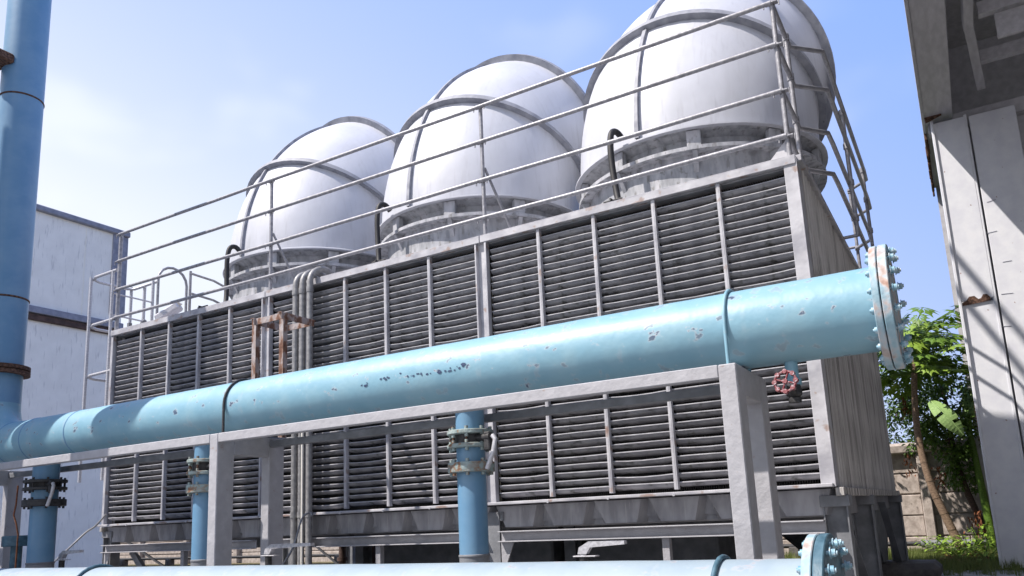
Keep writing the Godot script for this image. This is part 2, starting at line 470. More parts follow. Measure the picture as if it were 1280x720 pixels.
func build_tower() -> void:
	var t := thing("cooling_tower", "long grey cooling tower with three banks of louvres and streaked end wall", "cooling tower")
	var g: Geo
	# dark core behind the fill, the deck above, the other walls
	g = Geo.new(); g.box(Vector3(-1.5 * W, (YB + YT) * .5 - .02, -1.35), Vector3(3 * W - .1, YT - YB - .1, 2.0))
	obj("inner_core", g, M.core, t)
	g = Geo.new()
	for k in int((3 * W - .12) / .0185):
		var x := -3 * W + .05 + k * .0185
		g.box(Vector3(x, (YB + YT) * .5 - .02, -.175), Vector3(.006, YT - YB - .1, .09))
	obj("fill_pack", g, M.fill, t, "stuff")
	g = Geo.new(); g.box(Vector3(-1.5 * W, YT - .035, -DEP * .5), Vector3(3 * W - .01, .06, DEP - .08), .004)
	obj("deck", g, M.frame, t)
	g = Geo.new(); g.box(Vector3(-1.5 * W, (YB + YT) * .5, -DEP + .03), Vector3(3 * W, YT - YB - .08, .04), .004)
	obj("rear_wall", g, M.side, t)
	# louvre slats: 35 rows in each of 15 panels
	var rows := 35
	var pitch := (YT - .125 - (YB + .05)) / rows
	var L := (W - .13) / 5.0 - .034
	var meshes := [slat_mesh(L, 0.0), slat_mesh(L, .004), slat_mesh(L, -.003), slat_mesh(L, .010)]
	var far_sheet := SurfaceTool.new()
	var far_lip := SurfaceTool.new()
	for cell in 3:
		var xr := -W * cell
		for p in 5:
			var w := (W - .13) / 5.0
			var xc := xr - .065 - w * (p + .5)
			for r in rows:
				var y := YB + .05 + pitch * (r + .78)
				var B := Basis.from_euler(Vector3(rng.randfn(0, .05), 0, rng.randfn(0, .0040)))
				var T := Transform3D(B, Vector3(xc, y + rng.randfn(0, .0015), -.022))
				var kv := 0 if rng.randf() < .5 else rng.randi() % 4
				if cell * 5 + p < 8: put("louver_slat", meshes[kv], null, t, T)
				else:
					far_sheet.append_from(meshes[kv], 0, T)
					far_lip.append_from(meshes[kv], 1, T)
	var fm := far_sheet.commit()
	far_lip.commit(fm)
	fm.surface_set_material(0, M.louver)
	fm.surface_set_material(1, M.litlip)
	put("far_louver_slats", fm, null, t, Transform3D.IDENTITY, "stuff")
	# stiles between the panels, channel posts between the cells
	var st := Geo.new(); st.box(Vector3.ZERO, Vector3(.034, YT - YB - .11, .05), .003)
	st.box(Vector3(0, 0, .012), Vector3(.016, YT - YB - .11, .03), .003)
	var stm := st.mesh()
	for cell in 3:
		for p in range(1, 5):
			put("stile", stm, M.frame, t, Transform3D(Basis.IDENTITY, Vector3(-W * cell - .065 - (W - .13) / 5.0 * p, (YB + YT) * .5 - .01, -.008)))
	for k in 4:
		var x := -W * k
		var gp := Geo.new()
		var hh := YT - YB - .01
		var yc := (YB + YT) * .5 - .005
		if k == 0:
			gp.box(Vector3(x - .05, yc, 0), Vector3(.095, hh, .05), .004); gp.box(Vector3(x - .001, yc, -.05), Vector3(.010, hh, .16), .002)
		elif k == 3:
			gp.box(Vector3(x + .025, yc, 0), Vector3(.05, hh, .05), .004); gp.box(Vector3(x + .006, yc, -.06), Vector3(.012, hh, .12), .003)
		else:
			gp.box(Vector3(x, yc, -.02), Vector3(.10, hh, .02), .002)
			gp.box(Vector3(x - .055, yc, .0), Vector3(.02, hh, .06), .003)
			gp.box(Vector3(x + .055, yc, .0), Vector3(.024, hh, .06), .003)
		obj("cell_post", gp, M.frame, t)
	# top angle, sill
	for k in 3:
		g = Geo.new(); g.box(Vector3(-W * (k + .5), YT - .032, .012), Vector3(W - .006, .066, .05), .004)
		g.box(Vector3(-W * (k + .5), YT + .004, -.05), Vector3(W - .006, .008, .17), .002)
		obj("top_rail", g, M.frame, t)
		g = Geo.new(); g.box(Vector3(-W * (k + .5), YB + .012, -.02), Vector3(W - .02, .026, .21), .004)
		var sl := obj("sill", g, M.frame, t)
		var bo := Geo.new(); bo.tube(Vector3(0, 0, 0), Vector3(0, 0, .012), .012, 8)
		var bm := bo.mesh()
		for p in range(1, 5):
			put("bolt", bm, M.galv, sl, Transform3D(Basis.IDENTITY, Vector3(-W * k - .065 - (W - .13) / 5.0 * p, YB + .004, .086)))
	# end walls of ribbed sheet
	for e in 2:
		var x := 0.0 if e == 0 else -3 * W
		var sx := 1.0 if e == 0 else -1.0
		var edges := [-.12, -1.22, -2.36, -3.5, -4.64]
		for p in 4:
			g = Geo.new()
			var z0: float = edges[p] - .004
			var z1: float = edges[p + 1] + .004
			var nrib := 9
			var yb := YB - .03
			var prof := []
			for q in nrib:
				var za := lerpf(z0, z1, float(q) / nrib)
				var zb := lerpf(z0, z1, float(q + 1) / nrib)
				var dz := zb - za
				prof.append_array([Vector2(za, 0), Vector2(za + dz * .72, 0), Vector2(za + dz * .78, .012), Vector2(za + dz * .94, .012)])
			prof.append(Vector2(z1, 0))
			for i in prof.size() - 1:
				var a: Vector2 = prof[i]
				var b: Vector2 = prof[i + 1]
				g.quad(Vector3(x + sx * a.y, yb, a.x), Vector3(x + sx * b.y, yb, b.x), Vector3(x + sx * b.y, YT - .01, b.x), Vector3(x + sx * a.y, YT - .01, a.x), Vector3(sx, 0, (b.y - a.y) * 8.0))
			g.box(Vector3(x - sx * .03, (yb + YT) * .5, (z0 + z1) * .5), Vector3(.05, YT - yb - .02, absf(z1 - z0)))
			obj("end_panel", g, M.side, t)
		g = Geo.new(); g.box(Vector3(x + sx * .012, YT - .012, -DEP * .5), Vector3(.05, .05, DEP), .004)
		obj("end_trim", g, M.frame, t)
		g = Geo.new(); g.box(Vector3(x + sx * .02, YB - .035, -DEP * .5 + .01), Vector3(.06, .06, DEP), .004)
		obj("end_sill", g, M.side, t)
	# basin: pressed trapezoid bulges
	g = Geo.new(); g.box(Vector3(-1.5 * W, .90, -DEP * .5), Vector3(3 * W - .14, .20, DEP - .3), .01)
	obj("basin", g, M.basin, t)
	var bw := W / 6.0
	var bg := Geo.new()
	var F := [Vector3(-bw * .46, .0, .0), Vector3(bw * .40, 0, 0), Vector3(bw * .30, -.185, 0), Vector3(-bw * .27, -.185, 0)]
	var Bk := [Vector3(-bw * .5, .0, -.11), Vector3(bw * .5, 0, -.11), Vector3(bw * .42, -.185, -.11), Vector3(-bw * .40, -.185, -.11)]
	bg.quad(F[0], F[1], F[2], F[3], Vector3(0, 0, 1))
	for k in 4:
		var k2 := (k + 1) % 4
		var out: Vector3 = (F[k] + F[k2]) * .5 + Vector3(0, .09, 0)
		bg.quad(F[k], F[k2], Bk[k2], Bk[k], out)
	var bgm := bg.mesh()
	for k in 18:
		put("basin_bulge", bgm, M.basin, t, Transform3D(Basis.IDENTITY, Vector3(-W / 6.0 * (k + .5), YB - .012, -.045)))
	for cell in 3:
		g = Geo.new(); g.box(Vector3(-W * (cell + .5), YB - .08, -.14), Vector3(W - .1, .15, .02))
		obj("basin_flange", g, M.basin, t)
	# base frame beams and legs
	for cell in 3:
		var xa := -W * cell - .1
		var xb := -W * (cell + 1) + .1
		for z in [.045, -DEP + .05]:
			g = Geo.new()
			g.box(Vector3((xa + xb) * .5, .735, z - .035), Vector3(absf(xb - xa), .085, .012), .002)
			g.box(Vector3((xa + xb) * .5, .777, z), Vector3(absf(xb - xa), .010, .08), .002)
			g.box(Vector3((xa + xb) * .5, .693, z), Vector3(absf(xb - xa), .010, .08), .002)
			obj("base_beam", g, M.paintsteel, t)
		for z in [-1.5, -3.1]:
			g = Geo.new(); g.box(Vector3((xa + xb) * .5, .72, z), Vector3(absf(xb - xa), .14, .08), .003)
			obj("cross_beam", g, M.steel, t)
		# gusset brackets and mid legs
		for fx in [.44]:
			g = Geo.new(); g.box(Vector3(lerpf(xa, xb, fx), .345, .01), Vector3(.06, .69, .06), .003)
			obj("mid_leg", g, M.paintsteel, t)
		g = Geo.new()
		g.plate(PackedVector2Array([Vector2(0, 0), Vector2(.13, 0), Vector2(.02, -.26), Vector2(0, -.26)]), .012, Vector3(xb, .69, .02))
		obj("gusset", g, M.paintsteel, t)
	for k in 4:
		var x := -W * k
		if k == 0: x -= .03
		if k == 3: x += .05
		for z in [-.10, -1.6, -3.1, -DEP + .12]:
			if k == 0 and z == -3.1: continue
			g = Geo.new()
			g.ibeam(Vector3(x, 0.02, z), Vector3(x, YB - .07, z), .13, .17, Vector3(1, 0, 0) if k == 0 or k == 3 else Vector3(0, 0, 1), .012, .01)
			g.box(Vector3(x, .025, z), Vector3(.26, .03, .26), .004)
			g.box(Vector3(x, YB - .10, z), Vector3(.20, .08, .15), .003)
			obj("leg", g, M.steel, t)
		if k == 0 or k == 3:
			for z in [-.2, -3.2]:
				g = Geo.new()
				var a := Vector3(x, .88, z)
				var b := Vector3(x, .05, z - 1.3)
				g.box((a + b) * .5, Vector3(.07, (a - b).length(), .012), .002, Basis(Vector3.RIGHT, (a - b).normalized(), Vector3.RIGHT.cross((a - b).normalized())))
				obj("brace", g, M.steel, t)
	# sump hopper hanging under the right cell, front diagonal brace under the left cell
	g = Geo.new()
	var top := [Vector3(-1.2, .80, -2.6), Vector3(-.10, .80, -2.6), Vector3(-.10, .80, -4.5), Vector3(-1.2, .80, -4.5)]
	var bot := [Vector3(-.9, .2, -4.0), Vector3(-.16, .2, -4.0), Vector3(-.16, .2, -4.5), Vector3(-.9, .2, -4.5)]
	for k in 4:
		var k2 := (k + 1) % 4
		var mid: Vector3 = (top[k] + top[k2] + bot[k] + bot[k2]) * .25
		g.quad(top[k], top[k2], bot[k2], bot[k], mid - Vector3(-.6, .5, -3.8))
	g.quad(bot[0], bot[1], bot[2], bot[3], Vector3.DOWN)
	obj("sump_hopper", g, M.steel, t)
	for q in [[-2.75, -1.35], [-5.55, -3.15]]:
		g = Geo.new(); g.box(Vector3((q[0] + q[1]) * .5, .50, -2.6), Vector3(q[1] - q[0], .66, 2.0), .02)
		obj("added_sump_block", g, M.steel, t)  # added mass that keeps the space under the tower dark
	g = Geo.new()
	var da := Vector3(-3 * W + .55, .70, -.05)
	var db := Vector3(-3 * W + 1.25, .02, -.05)
	g.box((da + db) * .5, Vector3(.08, (da - db).length(), .05), .003, Basis((da - db).normalized().cross(Vector3.BACK), (da - db).normalized(), Vector3.BACK))
	obj("brace", g, M.steel, t)
	for k in 3:
		g = Geo.new(); g.box(Vector3(-W * (k + .5), .06, -DEP * .5), Vector3(W - .3, .1, DEP - .5), .02)
		var pl := obj("concrete_plinth", g, M.plinth)
		tag(pl, ["low concrete plinth under the right third of the cooling tower", "low concrete plinth under the middle third of the cooling tower", "low concrete plinth under the left third of the cooling tower"][k], "plinth", "plinths under the cooling tower")
	g = Geo.new(); g.box(Vector3(.02, .09, -4.35), Vector3(.75, .19, .75), .06)
	tag(obj("concrete_footing", g, M.plinth), "dark rounded concrete footing under the tower's rear right leg", "footing")

# ------------------------------------------------------------------ fan cowls
const ZC := -2.343
func cowl_point(phi: float, th: float, r: float) -> Vector3:
	var rho := 1.593
	var h1 := 4.576
	return Vector3(r * cos(th), h1 + rho * sin(phi) + r * sin(th) * sin(phi), -rho + rho * cos(phi) + r * sin(th) * cos(phi))

func cowl_shell(p0: float, p1: float, r: float, rows: int, seg := 64) -> Geo:
	var g := Geo.new()
	for i in rows:
		var a := lerpf(p0, p1, float(i) / rows)
		var b := lerpf(p0, p1, float(i + 1) / rows)
		for k in seg:
			var t0 := TAU * k / seg
			var t1 := TAU * (k + 1) / seg
			var q := [cowl_point(a, t0, r), cowl_point(a, t1, r), cowl_point(b, t1, r), cowl_point(b, t0, r)]
			var cn := [cowl_point(a, 0, 0), cowl_point(b, 0, 0)]
			var nn := [(q[0] - cn[0]).normalized(), (q[1] - cn[0]).normalized(), (q[2] - cn[1]).normalized(), (q[3] - cn[1]).normalized()]
			g.tri(q[0], q[1], q[2], nn[0], nn[1], nn[2]); g.tri(q[0], q[2], q[3], nn[0], nn[2], nn[3])
	return g

func cowl_ring(phi: float, dphi: float, r0: float, r1: float, seg := 64) -> Geo:
	# a flat flange standing proud of the shell, with thickness
	var g := Geo.new()
	for k in seg:
		var t0 := TAU * k / seg
		var t1 := TAU * (k + 1) / seg
		var A := [cowl_point(phi - dphi, t0, r0), cowl_point(phi - dphi, t1, r0), cowl_point(phi - dphi, t1, r1), cowl_point(phi - dphi, t0, r1)]
		var Bq := [cowl_point(phi + dphi, t0, r0), cowl_point(phi + dphi, t1, r0), cowl_point(phi + dphi, t1, r1), cowl_point(phi + dphi, t0, r1)]
		var ax: Vector3 = cowl_point(phi + .01, 0, 0) - cowl_point(phi - .01, 0, 0)
		g.quad(A[0], A[1], A[2], A[3], -ax); g.quad(Bq[0], Bq[1], Bq[2], Bq[3], ax)
		var cc := cowl_point(phi, 0, 0)
		g.tri(A[3], A[2], Bq[2], (A[3] - cc).normalized(), (A[2] - cc).normalized(), (A[2] - cc).normalized())
		g.tri(A[3], Bq[2], Bq[3], (A[3] - cc).normalized(), (A[2] - cc).normalized(), (A[3] - cc).normalized())
	return g

func cowl_seam(p0: float, p1: float, th: float, r0: float, r1: float, halfw: float) -> Geo:
	var g := Geo.new()
	var n := 16
	for i in n:
		var a := lerpf(p0, p1, float(i) / n)
		var b := lerpf(p0, p1, float(i + 1) / n)
		var dt := halfw / r1
		var A := [cowl_point(a, th - dt, r0), cowl_point(a, th - dt, r1), cowl_point(a, th + dt, r1), cowl_point(a, th + dt, r0)]
		var Bq := [cowl_point(b, th - dt, r0), cowl_point(b, th - dt, r1), cowl_point(b, th + dt, r1), cowl_point(b, th + dt, r0)]
		var side: Vector3 = (A[2] - A[1])
		var up: Vector3 = A[1] - A[0]
		g.quad(A[0], A[1], Bq[1], Bq[0], -side)
		g.quad(A[1], A[2], Bq[2], Bq[1], up)
		g.quad(A[2], A[3], Bq[3], Bq[2], side)
	return g

func build_cowls() -> void:
	var labels := ["rightmost and largest-looking white fan cowl with a grimy collar, beside the railing corner", "middle one of the three white fan cowls on the tower deck", "leftmost white fan cowl on the tower deck, farthest from the railing corner"]
	var xs := [-1.421, -4.339, -7.253]
	var rs := 1.325
	var proto: Node3D
	var base := YT
	for k in 3:
		if k > 0:
			var cp: Node3D = proto.duplicate()
			cp.name = numbered("fan_cowl", self)
			add_child(cp, true)
			cp.position = Vector3(xs[k], 0, ZC)
			cp.set_meta("label", labels[k])
			continue
		proto = thing("fan_cowl", labels[0], "fan cowl", Vector3(xs[0], 0, ZC), -.15, "white fan cowls on the cooling tower")
		var g := Geo.new()
		g.lathe(Vector3.ZERO, [Vector2(1.27, base), Vector2(1.25, base + .3), Vector2(1.25, 4.36)], 64, Basis.IDENTITY, true)
		obj("fan_stack", g, M.stack, proto)
		g = Geo.new()
		g.lathe(Vector3.ZERO, [Vector2(1.25, 4.335), Vector2(1.363, 4.335), Vector2(1.363, 4.373), Vector2(1.25, 4.373)], 64)
		obj("stack_flange", g, M.stack, proto)
		g = Geo.new()
		g.lathe(Vector3.ZERO, [Vector2(1.25, 4.373), Vector2(1.20, 4.40), Vector2(1.20, 4.51), Vector2(1.28, 4.548), Vector2(1.35, 4.556)], 64, Basis.IDENTITY, false)
		obj("collar", g, M.stack, proto)
		var gs := Geo.new(); gs.box(Vector3(0, 4.463, 1.30), Vector3(.14, .17, .07), .006)
		var gsm := gs.mesh()
		var gu := Geo.new(); gu.plate(PackedVector2Array([Vector2(1.25, 4.33), Vector2(1.35, 4.33), Vector2(1.25, 4.14)]), .05, Vector3.ZERO)
		var gum := gu.mesh()
		for q in 10:
			put("stiffener", gsm, M.stack, proto, Transform3D(Basis(Vector3.UP, TAU * q / 10.0 + .42), Vector3.ZERO))
			put("bracket", gum, M.stack, proto, Transform3D(Basis(Vector3.UP, TAU * (q + .5) / 10.0 + .42), Vector3.ZERO))
		g = cowl_shell(0.0, .525, rs, 12)
		g.lathe(Vector3.ZERO, [Vector2(1.34, 4.553), Vector2(1.396, 4.553), Vector2(1.396, 4.568), Vector2(rs + .004, 4.60)], 64)
		var lo := obj("lower_shell", g, M.cowl, proto)
		obj("vertical_seam", cowl_seam(.01, .52, PI * .5, rs - .01, 1.362, .022), M.rib, lo)
		obj("vertical_seam", cowl_seam(.01, .52, PI * 1.5, rs - .01, 1.362, .022), M.rib, lo)
		obj("mitre_flange", cowl_ring(.525, .012, rs - .02, 1.401), M.rib, proto)
		g = cowl_shell(.525, 1.084, rs, 12)
		var up := obj("upper_shell", g, M.cowl, proto)
		obj("vertical_seam", cowl_seam(.53, 1.07, PI * .5, rs - .01, 1.362, .022), M.rib, up)
		obj("outlet_flange", cowl_ring(1.084, .014, rs - .02, 1.41), M.rib, proto)
		g = cowl_shell(.0, 1.08, rs - .03, 10, 48)
		obj("inner_liner", g, M.core, proto)
		var bt := Geo.new(); bt.tube(Vector3(0, -.018, 0), Vector3(0, .018, 0), .010, 6)
		var btm := bt.mesh()
		for q in 24:
			var th := TAU * (q + .5) / 24.0
			var p := cowl_point(.525, th, 1.375)
			var ax := (cowl_point(.54, th, 1.375) - cowl_point(.51, th, 1.375)).normalized()
			put("bolt", btm, M.steel, proto, Transform3D(Geo.frame(ax), p))

# ------------------------------------------------------------------ guard railing
func build_railing() -> void:
	var t := thing("guard_railing", "four-bar grey pipe guard railing along the edge of the tower deck", "railing")
	var hs := [.19, .577, .98, 1.358]
	var g: Geo
	var z := -.03
	for h in hs:
		var y: float = YT + h
		g = Geo.new()
		var pts := []
		for i in 10: pts.append(Vector3(-8.68 + i * 8.63 / 9.0, y + (rng.randf() - .5) * .008, z + .028))
		g.path(pts, .020, 10)
		obj("rail", g, M.tube, t)
		# along the right end: straight, then jogging outwards round the fan cowl
		g = Geo.new()
		var o: float = [.20, .20, .24, .24][hs.find(h)]
		g.path([Vector3(-.05, y, 0), Vector3(-.05, y, -.58), Vector3(-.05, y - .01, -.72), Vector3(-.05 + o, y - .02, -.95), Vector3(-.05 + o, y, -1.25), Vector3(-.05 + o, y, -4.0), Vector3(-.05 + o, y - .05, -4.2), Vector3(-.05, y - .05, -4.45)], .021, 8)
		obj("side_rail", g, M.tube, t)
	for x in [-.05, -2.87, -5.79, -8.68]:
		g = Geo.new()
		g.tube(Vector3(x, YT, z), Vector3(x, YT + 1.375, z), .020 if x > -8 else .026, 10)
		var post := obj("post", g, M.tube, t)
		if x < -1 and x > -8:
			g = Geo.new(); g.tube(Vector3(x + .01, YT + .72, z - .02), Vector3(x + .16, YT, z - .34), .014, 8)
			obj("brace", g, M.tube, post)
		for h in hs:
			g = Geo.new(); g.box(Vector3(x, YT + h - .004, z + .018), Vector3(.10, .014, .05), .003)
			g.tube(Vector3(x - .06, YT + h - .045, z + .03), Vector3(x - .06, YT + h + .005, z + .03), .006, 6)
			g.tube(Vector3(x + .06, YT + h - .045, z + .03), Vector3(x + .06, YT + h + .005, z + .03), .006, 6)
			obj("clamp", g, M.tube, post)
	for q in [[-.05, -.58], [.17, -2.3], [.17, -4.0], [-.05, -4.6]]:
		g = Geo.new(); g.tube(Vector3(q[0], YT, q[1]), Vector3(q[0], YT + 1.375, q[1]), .021, 10)
		for h in hs: g.tube(Vector3(q[0], YT + h - .03, q[1]), Vector3(q[0], YT + h + .03, q[1]), .030, 8)
		obj("post", g, M.tube, t)
	g = Geo.new(); g.plate(PackedVector2Array([Vector2(0, 0), Vector2(-.16, 0), Vector2(0, .17)]), .01, Vector3(-.06, YT + .012, -.04))
	obj("corner_gusset", g, M.frame, t)
	# brackets from the deck edge out to the jogged rails
	for zz in [-2.3, -4.0]:
		g = Geo.new(); g.tube(Vector3(-.02, YT + .01, zz), Vector3(.17, YT + .01, zz), .018, 8)
		obj("outrigger", g, M.tube, t)
	# left end rails: a walkway gap with a hooped gate post
	for h in hs.slice(1):
		var y: float = YT + h * .80
		g = Geo.new(); g.path([Vector3(-8.66, y, -1.15), Vector3(-8.62, y - .03, -1.5), Vector3(-8.66, y - .10, -1.9), Vector3(-8.66, y - .12, -3.2), Vector3(-8.66, y - .12, -4.5)], .018, 8)
		obj("end_rail", g, M.tube, t)
	for zz in [-1.12, -2.6, -4.5]:
		g = Geo.new(); g.tube(Vector3(-8.66, YT, zz), Vector3(-8.66, YT + 1.12, zz), .020, 8)
		obj("post", g, M.tube, t)
	g = Geo.new()
	var arc := [Vector3(-8.66, YT, -.60), Vector3(-8.66, YT + .85, -.60)]
	for i in 9:
		var a := PI * i / 8.0
		arc.append(Vector3(-8.66, YT + .87 + .22 * sin(a), -.83 + .23 * cos(a)))
	arc.append_array([Vector3(-8.66, YT + .85, -1.06), Vector3(-8.66, YT, -1.06)])
	g.path(arc, .019, 8)
	obj("hoop_post", g, M.tube, t)
	# rear rails
	for h in hs.slice(0, 2):
		g = Geo.new(); g.path([Vector3(-8.66, YT + h, -4.55), Vector3(-.05, YT + h, -4.55)], .019, 8)
		obj("rear_rail", g, M.tube, t)

# ------------------------------------------------------------------ caged ladder at the left end
func build_ladder() -> void:
	var t := thing("caged_ladder", "pale galvanised ladder with a barred cage climbing the tower's left end", "ladder")
	var g: Geo
	var hs := [4.40, 3.72, 3.02, 2.32]
	for p in [[-9.30, -.02], [-9.30, -.62], [-8.80, -.02], [-8.80, -.62], [-9.05, -.66]]:
		g = Geo.new(); g.tube(Vector3(p[0], 1.6, p[1]), Vector3(p[0], 4.42, p[1]), .022, 8)
		obj("upright", g, M.galv, t)
	for h in hs:
		g = Geo.new()
		g.path([Vector3(-8.72, h + .01, -.02), Vector3(-9.20, h, -.02), Vector3(-9.28, h - .01, -.05), Vector3(-9.31, h - .02, -.14), Vector3(-9.31, h - .02, -.56), Vector3(-9.24, h - .02, -.63), Vector3(-8.72, h, -.64)], .021, 8)
		obj("hoop", g, M.galv, t)
	for k in 9:
		g = Geo.new(); g.tube(Vector3(-8.80, 1.7 + k * .3, -.04), Vector3(-8.80, 1.7 + k * .3, -.60), .012, 8)
		obj("rung", g, M.galv, t)
	# electrical gear on the far wall beside it
	var b := thing("switch_box", "small dark switch box with cable fixed between the ladder cage and white wall", "electrical box")
	g = Geo.new(); g.box(Vector3(-9.02, 2.98, -.45), Vector3(.20, .34, .16), .012)
	obj("case", g, M.darkcast, b)
	g = Geo.new(); g.box(Vector3(-9.02, 2.78, -.36), Vector3(.24, .05, .10), .01)
	obj("tray", g, M.darkcast, b)
	g = Geo.new(); g.path([Vector3(-9.0, 3.15, -.45), Vector3(-9.0, 3.4, -.43), Vector3(-9.05, 3.6, -.42)], .02, 6)
	obj("cable", g, M.rubber, b)
	var w := thing("wall_bracket", "dark V-shaped steel bracket above the switch box at the tower's left end", "bracket")
	g = Geo.new()
	g.box(Vector3(-9.12, 3.62, -.5), Vector3(.05, .42, .05), .004)
	g.box(Vector3(-8.93, 3.62, -.5), Vector3(.05, .5, .05), .004, Basis(Vector3.BACK, -.62))
	obj("arms", g, M.steel, w)

# ------------------------------------------------------------------ pipe support frame
func build_support_frame() -> void:
	var t := thing("pipe_support", "pale grey painted steel portal frame carrying the upper blue main", "pipe support")
	var g: Geo
	var px := [-.228, -4.40, -8.57]
	for i in 2:
		var xa: float = px[i] - .05
		var xb: float = px[i + 1] + .05
		g = Geo.new(); g.box(Vector3((xa + xb) * .5, 1.634, 1.765), Vector3(xa - xb, .074, .07), .005)
		obj("front_beam", g, M.paintsteel, t)
		g = Geo.new(); g.box(Vector3((xa + xb) * .5, 1.612, 1.235), Vector3(xa - xb, .058, .05), .004)
		obj("rear_beam", g, M.steel, t)
	g = Geo.new(); g.box(Vector3(-9.6, 1.634, 1.765), Vector3(1.95, .074, .07), .005)
	obj("front_beam", g, M.paintsteel, t)
	for x in px:
		for z in [1.715, 1.175]:
			g = Geo.new()
			g.box(Vector3(x, .835, z), Vector3(.098, 1.67, .17), .006)
			var col := obj("column", g, M.paintsteel, t)
			if z > 1.5:
				for s in 9:
					pass
			g = Geo.new(); g.box(Vector3(x, .012, z), Vector3(.2, .02, .27), .003)
			obj("base_plate", g, M.steel, col)
		g = Geo.new(); g.box(Vector3(x, 1.585, 1.445), Vector3(.096, .166, .37), .004)
		obj("cross_beam", g, M.paintsteel, t)

# ------------------------------------------------------------------ blue mains
const HY := 1.92
const HZ := 1.45
const HR := .2315
func ring_x(x: float, r0: float, r1: float, w: float, seg := 48) -> Geo:
	var g := Geo.new()
	g.lathe(Vector3(x, 0, 0), [Vector2(r0, -w * .5), Vector2(r1 - .004, -w * .5), Vector2(r1, -w * .5 + .004), Vector2(r1, w * .5 - .004), Vector2(r1 - .004, w * .5), Vector2(r0, w * .5)], seg, Basis(Vector3(0, 0, 1), Vector3(1, 0, 0), Vector3(0, 1, 0)))
	return g

func bolt_mesh(reach: float, r: float) -> ArrayMesh:
	# along x, centred: a stud with a nut at each end
	var g := Geo.new()
	g.tube(Vector3(-reach - .03, 0, 0), Vector3(reach + .03, 0, 0), r * .55, 8)
	for s in [-1.0, 1.0]:
		g.tube(Vector3(s * reach, 0, 0), Vector3(s * (reach + .022), 0, 0), r, 6)
		g.tube(Vector3(s * (reach + .0), 0, 0), Vector3(s * (reach + .004), 0, 0), r * 1.35, 10)
	return g.mesh()

